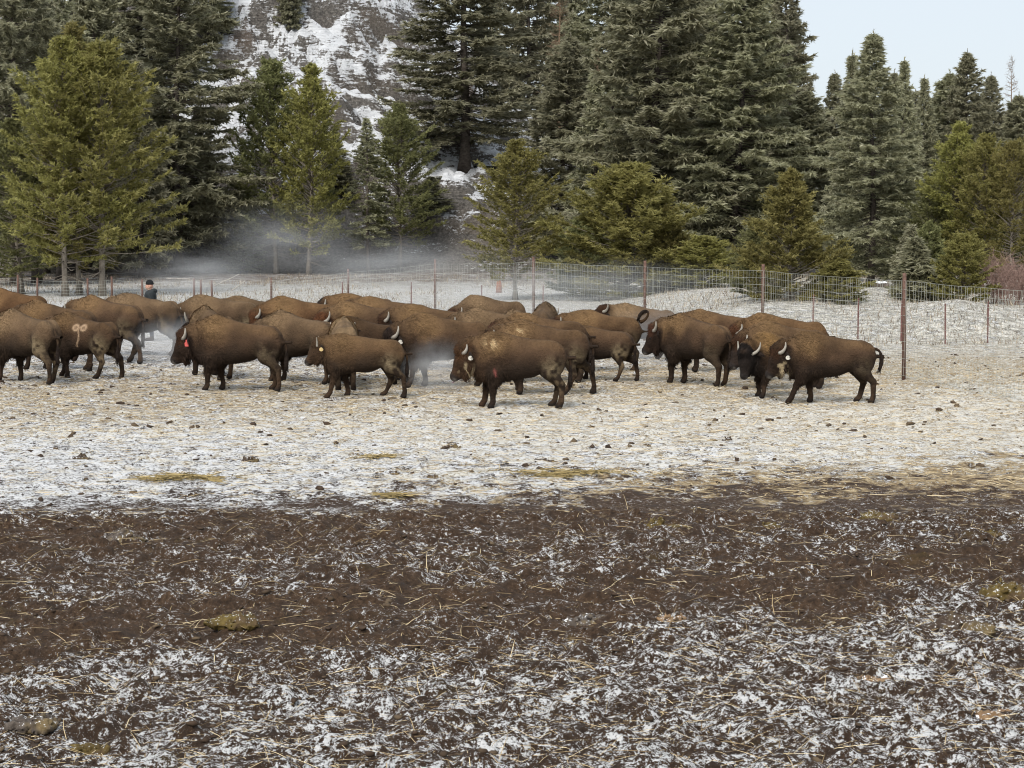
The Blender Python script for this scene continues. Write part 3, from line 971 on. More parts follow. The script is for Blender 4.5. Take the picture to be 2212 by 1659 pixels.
STAND = (2, -3, -2, 4)
WALK = (18, -16, -18, 16)
WALK2 = (-14, 16, 17, -15)
STEP = (10, -8, -9, 9)
RED = dict(mid=(0.070, 0.037, 0.018), mop=(.060, .026, .012), face=(.030, .017, .010))
BLACK = dict(face=(.016, .012, .010), mop=(.012, .009, .008))
PALE = dict(mid=(0.076, 0.048, 0.028), tan=(0.200, 0.133, 0.074))
HERD = [
 # hump x, hump y, front feet y, heading, extras, label   (pixels of a 2212-wide view, projected onto the ground)
 (30, 670, 825, 143, dict(legs=STEP, patch=.8, **PALE), 'brown bison cut off by the left picture edge, rump and hanging tail towards the camera'),
 (149, 677, 817, 153, dict(legs=WALK2, patch=.9, brand=1, tone=.92), 'dark brown bison with a pale butterfly-shaped brand mark on its flank'),
 (89, 651, 800, 160, dict(legs=STEP, tone=.9), 'brown bison directly behind the branded one, only its long sloping back showing'),
 (-6, 622, 750, 166, dict(tan=(0.185, 0.107, 0.048), **{k: v for k, v in RED.items()}), 'large reddish bison rising highest at the left picture edge, behind the others'),
 (200, 640, 782, 154, dict(legs=WALK, patch=.5), 'big brown bison behind the branded one, dark hanging tail and hind legs showing'),
 (282, 633, 768, 158, dict(legs=STEP, **PALE), 'bison just in front of the man, with long pale back and dark rear legs'),
 (440, 637, 768, 188, dict(legs=STEP, pitch=60, drop=.12, **PALE), 'tan-backed bison behind the red-tagged one, its dark head lowered to the left'),
 (518, 640, 750, 178, dict(tone=.85, patch=.2, **PALE), 'grey-brown bison farthest back in the haze between two tan humps, left of centre'),
 (446, 663, 813, 118, dict(legs=STEP, pitch=45, horn=.33, **PALE), 'bison facing away behind the red-tagged one, its narrow tan hump above that animal\'s head'),
 (468, 683, 845, 171, dict(legs=(4, -12, -8, 5), tag='red', pitch=50, drop=.07, patch=.25, seed=10), 'dark brown bison standing in profile with a red ear tag'),
 (608, 673, 826, 151, dict(legs=STAND, patch=.35, pitch=62, drop=.1, **PALE), 'olive-brown bison seen from its left rear, right behind the red-tagged one'),
 (743, 721, 860, 180, dict(calf=.85, legs=(16, -12, -12, 20), tag='yellow', pitch=46, patch=.7, mid=(0.081, 0.048, 0.025), face=(.045, .027, .016), mop=(.05, .03, .017), tanamt=.5), 'young bison with short straight horns and a yellow ear tag, walking left'),
 (612, 641, 775, 186, dict(pitch=60, drop=.1, **RED), 'woolly-headed bison behind the olive-brown one, arched tan back near a fence post'),
 (753, 652, 793, 184, dict(pitch=66, drop=.06, yaw=18, horn=.36, mop=(.07, .029, .013), face=(.04, .02, .011)), 'long-backed bison with rust-red woolly forehead and pale horns, left of centre'),
 (752, 685, 822, 178, dict(tone=.72, tanamt=.3, pitch=60, drop=.08, **BLACK), 'smooth dark grey-brown bison behind the yellow-tagged calf'),
 (743, 683, 835, 97, dict(calf=.3, tan=(0.244, 0.167, 0.092), tanamt=1.0, **{'mid': (.115, .075, .043)}), 'sandy young bison seen from straight behind, above the yellow-tagged calf\'s back'),
 (748, 633, 750, 180, dict(mid=(0.073, 0.041, 0.022), **BLACK), 'reddish bison with black woolly head at the very back, left of the centre posts'),
 (800, 640, 766, 178, dict(tanamt=.9), 'brown bison overlapping the black-headed one at the back, long back descending right'),
 (893, 657, 798, 179, dict(tone=.95), 'bison in the middle row whose back rises just behind the big steaming white-tagged one'),
 (915, 678, 837, 187, dict(legs=(14, -10, 6, -8), tag='white', pitch=60, drop=.08, horn=.34, mop=(.02, .013, .010), face=(.030, .019, .012), patch=.1, seed=20), 'big bison in rising steam at centre, dark forehead, curved horn and white ear tag'),
 (858, 704, 824, 98, dict(calf=.8, tanamt=.9, **PALE), 'small tan calf half hidden behind the head of the big bison in steam'),
 (1028, 638, 762, 204, dict(pitch=58, drop=.16, horn=.36, **PALE), 'pale tan bison alone at the back with lowered grey head and upright horns'),
 (1112, 668, 790, 112, dict(calf=.5, **PALE), 'small pale bison at the back, only its rump showing right of the lone tan one'),
 (1034, 668, 808, 181, dict(tone=1.05, **PALE), 'pale-backed bison behind the rump of the big bison in steam'),
 (1177, 653, 782, 82, dict(tone=1.0, tanamt=.4, **PALE), 'bison seen end-on with a narrow peaked hump, in front of a tall fence post'),
 (1131, 677, 827, 182, dict(pitch=62, drop=.04, mop=(.05, .022, .013)), 'bison with dark reddish head and slim horn, just above the licking one\'s back'),
 (1127, 693, 852, 175, dict(legs=(-6, 14, 20, -18), lift=(0, 40, 0, 0), patch=.55, scar=1, pitch=60, seed=27), 'striding bison close behind the licking one, hind legs spread, rubbed hump'),
 (1071, 716, 882, 181, dict(legs=(-2, 10, -3, 5), tag='white', pitch=57, drop=.03, tongue=1, wound=1, scar=1, muck=.8, patch=.6, horn=.24, mop=(.058, .029, .014), face=(.042, .024, .014), h=.025, hair=20000, seed=28), 'nearest bison, tongue out, with white ear tag and a red raw patch on its shoulder'),
 (1262, 703, 822, 157, dict(calf=.6, legs=(4, -6, 15, -17), patch=.85, tanamt=.4), 'young bison walking away to the left right of centre, dung-crusted pale thigh'),
 (1262, 669, 803, 172, dict(tail='curl', tanamt=.9, mid=(0.073, 0.042, 0.022)), 'bison with its dark tail curled up in a ring over its rump'),
 (1351, 656, 778, 184, dict(pitch=14, drop=-.10, legs=(8, -10, 22, -6), tag='white', horn=.32, tanamt=1.0, **PALE), 'pale bison in haze with its head stretched forward and raised, small white ear tag'),
 (1470, 679, 830, 130, dict(legs=STAND, pitch=50, yaw=26, drop=.0, patch=.15, tanamt=.9, mop=(.05, .022, .013), seed=32), 'sturdy bison seen from behind, hindquarters to camera, black head turned left in profile'),
 (1512, 669, 804, 176, dict(mid=(0.073, 0.042, 0.024)), 'brown bison behind the one showing its hindquarters, back sloping to the right'),
 (1655, 696, 842, 190, dict(tag='yellow', pitch=62, drop=.08, horn=.30, face=(.028, .020, .016)), 'bison with a yellow ear tag, its dark head just left of the horned black face'),
 (1650, 678, 826, 182, dict(pitch=58, drop=.04, mid=(0.076, 0.042, 0.021), mop=(.06, .027, .014)), 'rearmost bison of the right-hand cluster, long reddish back and woolly head'),
 (1650, 719, 860, 214, dict(legs=(6, -6, -6, 8), pitch=70, drop=.05, yaw=12, horn=.38, tan=(0.222, 0.130, 0.052), tanamt=1.0, seed=36, **BLACK), 'bison facing the camera, black face and wide white horns curving up'),
 (1746, 717, 872, 180, dict(legs=(22, -12, -7, 9), tail='out', tag='white', pitch=55, drop=.05, horn=.33, muck=1.0, patch=.15, tone=.9, h=.024, hair=18000, seed=37), 'rightmost bison in full profile, curved tail held out and white ear tag'),
]
for i, (hx, hyy, fy, head, ex, label) in enumerate(HERD):
    spec = dict(seed=100 + i, h=.032 if fy > 805 else .038, hair=14000 if fy > 805 else 8000); spec.update(ex)
    if spec['seed'] < 100:
        spec['seed'] += 100
    b = build_bison(spec)
    g = on_ground(hx, fy)
    top = at_depth(hx, hyy, g[1])
    humpz = 1.585 - (1 - (spec.get('hump', 1.0) - .25 * spec.get('calf', 0.0))) * .2
    s = top[2] / humpz
    b.location = (g[0], g[1], float(terrain(g[0], g[1])) + .01)
    b.rotation_euler = (0, 0, math.radians(head))
    b.scale = (s, s, s)
    tag(b, label, 'bison', 'bison of the herd')
# ------------------------------------------------------------------ conifers
def needle_mat(name, c1, c2, c3, scale=3.0):
    m, nt, bs = nodes_of(name)
    L = nt.links
    a = nt.nodes.new('ShaderNodeAttribute')
    a.attribute_name = 'vary'
    oi = nt.nodes.new('ShaderNodeObjectInfo')
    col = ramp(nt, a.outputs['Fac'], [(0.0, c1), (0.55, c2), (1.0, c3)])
    n = noise_tex(nt, obj_coord(nt), .55, 3, .6)
    hs = nt.nodes.new('ShaderNodeHueSaturation')
    L.new(col, hs.inputs['Color'])
    val = mth(nt, 'ADD', mth(nt, 'MULTIPLY', oi.outputs['Random'], .30), mth(nt, 'MULTIPLY', n.outputs['Fac'], .6))
    L.new(mth(nt, 'ADD', val, .55), hs.inputs['Value'])
    L.new(mth(nt, 'ADD', mth(nt, 'MULTIPLY', oi.outputs['Random'], .025), .4875), hs.inputs['Hue'])
    L.new(hs.outputs['Color'], bs.inputs['Base Color'])
    bs.inputs['Roughness'].default_value = .65
    tr = nt.nodes.new('ShaderNodeBsdfTranslucent')
    L.new(hs.outputs['Color'], tr.inputs['Color'])
    mx = nt.nodes.new('ShaderNodeMixShader')
    mx.inputs[0].default_value = .5
    L.new(bs.outputs[0], mx.inputs[1]); L.new(tr.outputs[0], mx.inputs[2])
    L.new(mx.outputs[0], nt.nodes['Material Output'].inputs['Surface'])
    return m
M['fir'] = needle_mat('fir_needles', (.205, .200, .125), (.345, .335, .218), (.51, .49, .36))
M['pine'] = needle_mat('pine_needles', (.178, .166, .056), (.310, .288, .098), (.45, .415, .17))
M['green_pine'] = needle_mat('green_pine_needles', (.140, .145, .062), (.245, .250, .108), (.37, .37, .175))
M['bark'] = speckle_mat('bark', (.06, .048, .04), (.16, .135, .115), 6, .95, .6, .03)
M['pale_bark'] = speckle_mat('pale_bark', (.16, .135, .11), (.30, .265, .22), 6, .95, .6, .03)
M['larch_twig'] = speckle_mat('larch_twig', (.15, .10, .065), (.30, .215, .145), 3, .95, 0)
M['pink_twig'] = speckle_mat('pink_twig', (.20, .125, .105), (.36, .25, .21), 3, .95, 0)

def sprays(P, D, Lg, Wd, rng, droop=0.0):
    """one lance-shaped quad per spray: P base, D direction"""
    n = len(P)
    D = D / (np.linalg.norm(D, axis=1, keepdims=True) + 1e-9)
    r = rng.normal(0, 1, (n, 3))
    s = np.cross(D, r)
    s /= np.linalg.norm(s, axis=1, keepdims=True) + 1e-9
    Lg, Wd = np.broadcast_to(Lg, n)[:, None], np.broadcast_to(Wd, n)[:, None]
    tip = P + D * Lg
    tip[:, 2] -= droop * Lg[:, 0]
    V = np.stack([P - s * Wd, P + s * Wd, tip], 1).reshape(-1, 3)
    return V, np.arange(3 * n).reshape(-1, 3)

def conifer(kind, Ht, R, seed, base=.12, dens=1.0, gap=0.0, pw=.66, cone=False):
    """returns trunk mesh, foliage mesh"""
    rng = np.random.default_rng(seed)
    wood = []
    lean = rng.normal(0, .012, 2)
    tz = np.linspace(0, Ht, 14)
    tx = lean[0] * tz + .05 * np.sin(tz * .5 + seed); ty = lean[1] * tz + .05 * np.cos(tz * .43 + seed)
    r0 = .0095 * Ht + .025
    wood.append((np.stack([tx, ty, tz], -1), np.interp(tz, [0, .04 * Ht, .5 * Ht, Ht], [r0 * 1.5, r0, r0 * .62, .012])))
    axis = lambda z: np.array([np.interp(z, tz, tx), np.interp(z, tz, ty), z])
    P, D, Lg, Wd, Va = [], [], [], [], []
    zb = base * Ht
    bushy = kind == 'pine'
    nb = int((13.5 if not bushy else 17.0) * (Ht - zb) / .5 * dens * (.8 if Ht > 12 else .85))
    az = 0.0
    for i in range(nb):
        t = (i + rng.random()) / nb
        t = t ** (.92 if not bushy else .88)
        z = zb + (Ht - zb) * t * .972
        az += 2.399963 + rng.normal(0, .3)
        if bushy:
            prof = (min(1, (1 - t) * 1.9) ** .75 if not cone else (1 - t) ** .8) * (.72 + .28 * min(1, t * 6 + .3))
        else:
            prof = (1 - t) ** pw * (.72 + .28 * min(1, t * 5 + .2))
        Lb = R * prof * rng.uniform(.62, 1.10) * (1 + .18 * math.sin(3 * az + seed) + .15 * math.sin(9 * z / Ht * 3 + seed))
        if gap and rng.random() < gap * (1 - abs(2 * t - .8)):
            continue
        Lb = max(Lb, .10)
        el0 = (math.radians(np.interp(t, [0, .5, .85, 1], [-12, 2, 28, 62])) if not bushy else math.radians(np.interp(t, [0, .25, .6, 1], [0, 22, 42, 70]))) + rng.normal(0, .12)
        o = axis(z)
        h = np.array([math.cos(az), math.sin(az), 0.0])
        m = 7
        s = np.linspace(0, 1, m)
        sag = (-.16 * Lb * np.sin(s * 2.2) + .10 * Lb * s ** 3) * (1 - t) if not bushy else (.14 * Lb * s ** 2)
        pts = o + h * (s * Lb * math.cos(el0))[:, None] + np.array([0, 0, 1.0]) * (s * Lb * math.sin(el0) + sag)[:, None]
        wob = rng.normal(0, .02 * Lb, (m, 3)); wob[0] = 0
        pts = pts + np.cumsum(wob, 0) * .5
        wood.append((pts[::2], np.array([.018 * Lb ** .5 + .006, .014, .010, .004]) * (1.25 if bushy else 1)))
        # twigs with sprays along the outer part of the branch
        start = rng.uniform(.08, .25) if not bushy else rng.uniform(.30, .55)
        ntw = max(4, int(Lb * (16 if not bushy else 14) * dens))
        ss = start + (1 - start) * rng.random(ntw) ** (.66 if not bushy else .68)
        base_p = np.stack([np.interp(ss, s, pts[:, c]) for c in range(3)], -1)
        side = np.array([-h[1], h[0], 0])
        sg = np.where(rng.random(ntw) < .5, -1, 1)
        if not bushy:
            tl = (.18 + .30 * Lb / R * (1 - .65 * ss)) * rng.uniform(.6, 1.3, ntw) * min(1.0, .55 + Lb / 3)
            dr = h[None] * rng.uniform(.35, .9, (ntw, 1)) + side[None] * (sg * rng.uniform(.5, 1.1, ntw))[:, None] + np.stack([np.zeros(ntw), np.zeros(ntw), rng.uniform(-.42, .30, ntw)], -1)
            dr /= np.linalg.norm(dr, axis=1, keepdims=True)
            for k, (fr, ns) in enumerate(((.0, 2), (.35, 3), (.7, 3))):
                for _ in range(ns):
                    pp = base_p + dr * (tl * fr)[:, None]
                    dd = dr + rng.normal(0, .45, (ntw, 3)) * (1 if fr else .3)
                    dd[:, 2] += rng.uniform(-.15, .25, ntw)
                    P.append(pp); D.append(dd)
                    Lg.append(rng.uniform(.16, .35, ntw)); Wd.append(rng.uniform(.034, .062, ntw))
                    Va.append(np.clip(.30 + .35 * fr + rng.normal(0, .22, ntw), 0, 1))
        else:
            tl = rng.uniform(.05, .42, ntw) * min(1, .4 + Lb / 2.5)
            dr = h[None] * rng.uniform(.2, .9, (ntw, 1)) + side[None] * (sg * rng.uniform(.2, 1.0, ntw))[:, None] + np.stack([np.zeros(ntw), np.zeros(ntw), rng.uniform(-.1, .75, ntw)], -1)
            dr /= np.linalg.norm(dr, axis=1, keepdims=True)
            tips = base_p + dr * tl[:, None]
            tv = np.clip(rng.normal(.5, .25, ntw), 0, 1)
            for _ in range(10):          # brush-like tuft of needles pointing out and up
                back = rng.uniform(0, .20, ntw)
                pp = tips - dr * back[:, None]
                dd = dr * .9 + rng.normal(0, .55, (ntw, 3)); dd[:, 2] += .38
                P.append(pp); D.append(dd)
                Lg.append(rng.uniform(.11, .23, ntw)); Wd.append(rng.uniform(.020, .038, ntw))
                Va.append(np.clip(tv + rng.normal(0, .15, ntw), 0, 1))
    # leader
    nl = 40
    zz = Ht * (1 - .08 * rng.random(nl) ** .7)
    P.append(np.array([axis(z) for z in zz])); dd = rng.normal(0, .35, (nl, 3)); dd[:, 2] += .8
    D.append(dd); Lg.append(rng.uniform(.12, .26, nl)); Wd.append(np.full(nl, .03)); Va.append(rng.random(nl))
    P, D, Lg, Wd, Va = [np.concatenate(a) for a in (P, D, Lg, Wd, Va)]
    V, Q = sprays(P, D, Lg, Wd, rng, .12)
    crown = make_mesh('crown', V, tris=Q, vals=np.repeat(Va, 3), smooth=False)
    # dead lower limbs
    for i in range(int(10 if base > .05 else 4)):
        z = zb * rng.uniform(.45, 1.1) + .2
        aa = rng.uniform(0, 6.28); L_ = R * rng.uniform(.2, .55)
        hh = np.array([math.cos(aa), math.sin(aa), 0])
        s = np.linspace(0, 1, 4)[:, None]
        wood.append((axis(z) + hh * L_ * s + np.array([0, 0, 1]) * (-.25 * L_ * s + rng.normal(0, .05 * L_, (4, 1)) * s), np.array([.022, .016, .011, .005])))
    trunk = tube_mesh('trunk', wood, 5)
    return trunk, crown

def bare_tree(Ht, R, seed, shrub=False):
    rng = np.random.default_rng(seed)
    paths = []
    if not shrub:
        tz = np.linspace(0, Ht, 10)
        paths.append((np.stack([.03 * np.sin(tz), .03 * np.cos(tz), tz], -1), np.linspace(.012 * Ht + .02, .012, 10)))
        for i in range(int(Ht * 13)):
            t = rng.uniform(.12, .99); a = rng.uniform(0, 6.28); L_ = R * (1 - t) ** .6 * rng.uniform(.5, 1.1) + .08
            h = np.array([math.cos(a), math.sin(a), .0]); o = np.array([0, 0, t * Ht])
            s = np.linspace(0, 1, 4)[:, None]
            e = rng.uniform(.05, .55)
            pts = o + h * L_ * s + np.array([0, 0, 1]) * (e * L_ * s ** 1.5)
            paths.append((pts, np.array([.016, .012, .009, .004])))
            for k in range(int(5 + L_ * 7)):
                u = rng.uniform(.2, 1); b = o + h * L_ * u + np.array([0, 0, e * L_ * u ** 1.5])
                d = h * .5 + rng.normal(0, .6, 3); d[2] += .25
                paths.append((np.stack([b, b + unit(d) * rng.uniform(.12, .38)]), np.array([.008, .003])))
    else:
        for i in range(16):
            a = rng.uniform(0, 6.28); o = np.array([math.cos(a), math.sin(a), 0]) * rng.uniform(0, .35) * R
            d = unit(np.array([math.cos(a) * .35, math.sin(a) * .35, 1]) + rng.normal(0, .12, 3)); L_ = Ht * rng.uniform(.65, 1)
            s = np.linspace(0, 1, 5)[:, None]
            pts = o + d * L_ * s + rng.normal(0, .03, (5, 3)) * s
            paths.append((pts, np.linspace(.022, .006, 5)))
            for k in range(26):
                u = rng.uniform(.2, 1); b = o + d * L_ * u
                dd = unit(d * .8 + rng.normal(0, .5, 3)); l2 = rng.uniform(.25, .75)
                paths.append((np.stack([b, b + dd * l2]), np.array([.010, .004])))
                for j in range(4):
                    c = b + dd * l2 * rng.uniform(.3, 1)
                    e = unit(dd + rng.normal(0, .6, 3))
                    paths.append((np.stack([c, c + e * rng.uniform(.12, .35)]), np.array([.007, .003])))
    v, q, t = tubes(paths, 3, cap=False)
    return make_mesh('twigs', v, quads=q)

# prototypes: kind -> list of (trunk, crown, height, radius)
def proto(kind, Ht, R, seed, **k):
    tr, cr = conifer(kind, Ht, R, seed, **k)
    return tr, cr, Ht, R
PRO = {
    'fir': [proto('fir', 18, 3.7, 1, base=.10), proto('fir', 18, 3.3, 2, base=.14, gap=.25), proto('fir', 17, 3.6, 3, base=.07, dens=1.1, pw=.60)],
    'slimfir': [proto('fir', 11, 1.9, 4, base=.08, pw=.8), proto('fir', 11, 1.7, 5, base=.05, pw=.8)],
    'thinfir': [proto('fir', 16, 2.3, 6, base=.2, gap=.5, dens=.8)],
    'pine': [proto('pine', 12, 2.9, 7, base=.13, gap=.22), proto('pine', 12, 2.5, 8, base=.10, gap=.12), proto('pine', 11, 2.7, 9, base=.16, gap=.2)],
    'bushpine': [proto('pine', 7, 2.7, 10, base=.0, dens=1.35, cone=True), proto('pine', 7, 2.3, 11, base=.0, dens=1.35)],
    'youngpine': [proto('pine', 4, 1.0, 12, base=.05, dens=1.3), proto('fir', 4, 1.0, 13, base=.03, dens=1.3)],
}
def mats_for(kind, idx, green):
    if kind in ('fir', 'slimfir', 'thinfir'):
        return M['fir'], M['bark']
    return (M['green_pine'] if green else M['pine']), M['pale_bark']

_pro_mesh = {}
def pro_mesh(kind, idx, green):
    key = (kind, idx, green)
    if key not in _pro_mesh:
        tr, cr, H_, R_ = PRO[kind][idx]
        if green:
            cr = cr.copy(); cr.materials.clear()
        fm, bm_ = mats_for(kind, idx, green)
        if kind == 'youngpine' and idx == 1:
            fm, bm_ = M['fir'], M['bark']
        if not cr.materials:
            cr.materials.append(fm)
        if not tr.materials:
            tr.materials.append(bm_)
        _pro_mesh[key] = (tr, cr, H_, R_)
    return _pro_mesh[key]

rt = random.Random(5)
def plant(kind, idx, x, base_y, top_y, hw, label, green=False, Y=None, group=None, name=None):
    """stand a conifer where its foot meets the ground; height and spread in metres follow from what is seen of it"""
    if Y is None:
        g = on_ground(x, base_y)
        Y = g[1]
    top = at_depth(x, top_y, Y)
    X = top[0]
    z = surf_z(X, Y) - .08
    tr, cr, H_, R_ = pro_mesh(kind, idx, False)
    hgt = top[2] - z
    rad = hw * (1.3 if kind == 'fir' else 1.02) / FPX * Y
    nm = name or ('fir_tree' if 'fir' in kind else 'pine_tree')
    root = bpy.data.objects.new(nm, None)
    COL.objects.link(root)
    root.location = (X, Y, z)
    root.rotation_euler = (0, 0, rt.uniform(0, 6.28))
    root.scale = (rad / R_, rad / R_, hgt / H_)
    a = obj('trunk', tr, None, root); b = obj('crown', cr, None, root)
    if green:
        b.material_slots[0].link = 'OBJECT'
        b.material_slots[0].material = M['green_pine']
    tag(root, label, 'tree', group)
    return root

BG = 'dark firs packed behind the front trees'
TREES = [
 # left group of pines and the dark firs behind them
 ('pine', 0, 131, 641, 78, 138, 'broad olive pine with several tops, second trunk from the left edge', dict()),
 ('pine', 1, 160, 638, 40, 105, 'tallest yellow-green pine of the left group, pointed twin top', dict()),
 ('pine', 2, 214, 640, 84, 150, 'wide yellow-green pine whose low branches reach far right over the man', dict()),
 ('pine', 1, 36, 636, 250, 110, 'lower olive pine filling the left picture edge above the fence', dict(green=True)),
 ('fir', 0, 14, 618, -190, 130, 'tall dark fir with pale trunk at the left picture edge', dict()),
 ('fir', 1, 62, 612, -150, 120, 'tall dark fir with pale trunk, second from the left edge behind the pines', dict()),
 ('thinfir', 0, 116, 606, -90, 100, 'thin dark fir with a bare pale upper stem behind the left pines', dict()),
 ('fir', 2, 205, 596, -130, 120, 'dark fir standing behind the tallest left pine, cut by the top edge', dict()),
 ('fir', 0, 372, 592, -200, 150, 'large grey-green fir left of the rocky slope, layered drooping boughs', dict()),
 ('fir', 1, 432, 588, 230, 70, 'shorter dark fir between the large grey fir and the rocky slope', dict()),
 ('slimfir', 0, 300, 600, 120, 80, 'slim dark fir between the left pines and the large grey fir', dict()),
 # centre left, in front of the rocks
 ('pine', 2, 590, 590, 124, 108, 'tall green pine with pale dead lower limbs in front of the rocky slope', dict(green=True)),
 ('pine', 1, 664, 592, 131, 88, 'yellow pointed pine in front of the rocky slope', dict()),
 ('slimfir', 1, 525, 588, 400, 45, 'small dark fir low on the rocks left of the tall green pine', dict()),
 ('slimfir', 0, 722, 584, 280, 50, 'grey-green fir tucked behind the yellow pointed pine', dict()),
 ('thinfir', 0, 793, 590, 250, 58, 'thin sparse brownish conifer right of the yellow pointed pine', dict()),
 ('pine', 0, 862, 588, 222, 92, 'mid-green conifer beside the thin sparse one, left of the huge fir', dict(green=True)),
 ('slimfir', 1, 925, 584, 380, 55, 'low dark fir at the left foot of the huge fir', dict()),
 ('fir', 1, 1000, 578, -230, 150, 'huge open fir at picture centre with bare trunk visible between boughs', dict()),
 ('slimfir', 0, 962, 580, 420, 52, 'small dark fir left of the trunk of the huge open fir', dict()),
 ('slimfir', 1, 1048, 576, 360, 58, 'small dark fir right of the trunk of the huge open fir', dict()),
 ('slimfir', 0, 1085, 566, 300, 60, 'slim fir between the huge open fir and the double-topped pine', dict()),
 ('slimfir', 1, 480, 584, 420, 50, 'low fir at the foot of the slope above the leaning bleached branch', dict()),
 ('slimfir', 0, 640, 578, 430, 52, 'low dark fir between the green and the yellow pine on the slope', dict()),
 # centre
 ('fir', 0, 1140, 560, -200, 115, 'dark fir cut by the top edge just right of the huge open fir', dict()),
 ('fir', 2, 1206, 586, 70, 112, 'dense dark fir below the bare brown larch tops', dict()),
 ('slimfir', 0, 1289, 596, 150, 88, 'pale grey-green pointed fir in the middle of the forest wall', dict()),
 ('fir', 0, 1322, 570, -210, 120, 'tall dark fir behind the pale grey-green pointed fir', dict()),
 ('fir', 2, 1405, 604, -250, 175, 'massive grey-green fir right of centre reaching the top edge', dict()),
 ('fir', 1, 1500, 585, -120, 130, 'tall fir between the massive grey fir and the skyline trees', dict()),
 ('fir', 2, 1590, 606, -75, 150, 'wide dark fir left of the open sky, sweeping pale boughs', dict()),
 ('fir', 0, 1652, 590, -80, 115, 'tall fir second from the open sky, top just inside the frame', dict()),
 ('thinfir', 0, 1716, 592, -100, 100, 'ragged open-crowned dark fir right against the sky', dict()),
 ('fir', 2, 1730, 604, 190, 110, 'lower fir under the ragged open-crowned one', dict()),
 ('pine', 0, 1114, 648, 300, 105, 'olive pine with a double top in front of the huge open fir', dict()),
 ('bushpine', 1, 1352, 650, 350, 150, 'broad rounded yellow-green pine at centre behind the fence', dict()),
 ('bushpine', 1, 1262, 640, 470, 80, 'low olive pine filling left of the broad rounded pine', dict(green=True)),
 ('bushpine', 1, 1520, 656, 508, 78, 'small yellowish pine right of the broad rounded pine', dict()),
 ('bushpine', 0, 1440, 652, 440, 85, 'low pine joined to the right side of the broad rounded pine', dict()),
 ('bushpine', 0, 1712, 702, 361, 128, 'bright golden-green cone-shaped pine behind the tall red fence post', dict()),
 ('bushpine', 1, 1640, 690, 480, 70, 'greener small pine hugging the left of the golden cone-shaped pine', dict(green=True)),
 ('youngpine', 0, 1820, 708, 560, 52, 'scraggly young pine at the right foot of the golden cone-shaped pine', dict()),
 # right
 ('fir', 0, 1893, 664, 62, 118, 'pointed grey-green fir standing highest against the right sky', dict()),
 ('slimfir', 1, 1835, 640, 110, 72, 'slim fir touching the left side of the pointed skyline fir', dict()),
 ('slimfir', 0, 1953, 640, 124, 70, 'slim fir touching the right side of the pointed skyline fir', dict()),
 ('slimfir', 0, 1998, 636, 162, 62, 'small-topped fir right of the pointed skyline group', dict()),
 ('fir', 2, 2043, 632, 148, 92, 'rounded dark fir in the middle of the right skyline', dict()),
 ('fir', 1, 2094, 634, 104, 82, 'sharp narrow fir second highest on the right skyline', dict()),
 ('fir', 0, 2141, 630, 154, 78, 'ragged fir left of the leafless larch on the right skyline', dict()),
 ('fir', 2, 2222, 636, 198, 90, 'dark fir cut by the right picture edge', dict()),
 ('pine', 1, 2066, 668, 258, 88, 'tall golden pine in front of the right skyline firs', dict()),
 ('pine', 0, 2130, 672, 288, 92, 'golden-green pine second from the right edge', dict()),
 ('pine', 2, 2192, 676, 300, 84, 'golden-green pine at the right picture edge above the pink shrubs', dict()),
 ('pine', 2, 2010, 668, 400, 70, 'green pine low between the skyline fir and the tall golden pine', dict(green=True)),
 ('youngpine', 1, 1966, 688, 486, 42, 'slender young green conifer left of two small firs near the fence', dict()),
 ('youngpine', 0, 2010, 690, 480, 45, 'young pointed pine in the row of small conifers behind the right fence', dict(green=True)),
 ('youngpine', 1, 1988, 700, 512, 58, 'bluish young fir in the row of small conifers behind the right fence', dict()),
 ('bushpine', 1, 2084, 704, 504, 62, 'small dense golden pine beside the pink leafless shrubs', dict()),
]
for kind, idx, x, by, ty, hw, label, kw in TREES:
    plant(kind, idx, x, by, ty, hw, label, **kw)
# trees up on the rocks
for kind, idx, x, Y, ty, hw, label in [
    ('slimfir', 1, 623, 158, -170, 34, 'conifer on a bare stem high on the rocky slope'),
    ('slimfir', 0, 752, 166, -60, 34, 'small conifer on the upper right of the rocky slope'),
    ('thinfir', 0, 869, 172, -160, 45, 'conifer on the ridge top of the rocky hill near the top edge'),
    ('fir', 2, 300, 150, -200, 110, 'dark fir on the slope behind the left pines, running out of the top edge'),
    ('fir', 0, 150, 150, -220, 110, 'dark fir high behind the twin-topped pine, running out of the top edge'),
    ('fir', 1, 452, 156, -120, 50, 'fir at the left margin of the rocky slope, trunk on the rocks')]:
    plant(kind, idx, x, None, ty, hw, label, Y=Y)
# further firs behind that close the gaps of the forest wall
rb = random.Random(9)
for x, by, ty, hw in [(1060, 540, -60, 100), (1250, 545, -120, 110), (1370, 552, -110, 110), (1455, 552, -150, 110), (1545, 556, -30, 90), (1622, 560, -20, 90), (1690, 564, 10, 80), (1800, 590, 150, 70), (1868, 596, 150, 70), (1925, 600, 150, 70), (1975, 604, 190, 66), (2022, 604, 196, 66), (2070, 604, 180, 66), (2118, 604, 200, 66), (2166, 604, 230, 66),
                      (1080, 545, 60, 90), (1250, 548, 20, 90), (1450, 556, 40, 100), (1560, 560, 60, 90), (1790, 575, 250, 80), (1860, 590, 250, 80), (1920, 600, 260, 80),
                      (2070, 600, 250, 85), (2170, 600, 260, 85), (1690, 575, 120, 80), (1620, 570, 200, 90), (1370, 556, 120, 90)]:
    plant('fir', rb.randrange(3), x, by, ty, hw, 'dark fir packed in the second row of the forest wall right of centre', group=BG)
for x, by, ty, hw in [(-30, 600, -80, 110), (90, 590, 60, 90), (165, 588, 140, 90), (250, 586, 100, 90), (330, 584, 200, 80)]:
    plant('fir', rb.randrange(3), x, by, ty, hw, 'dark fir packed in the shade behind the left pines', group='dark firs behind the left pines')

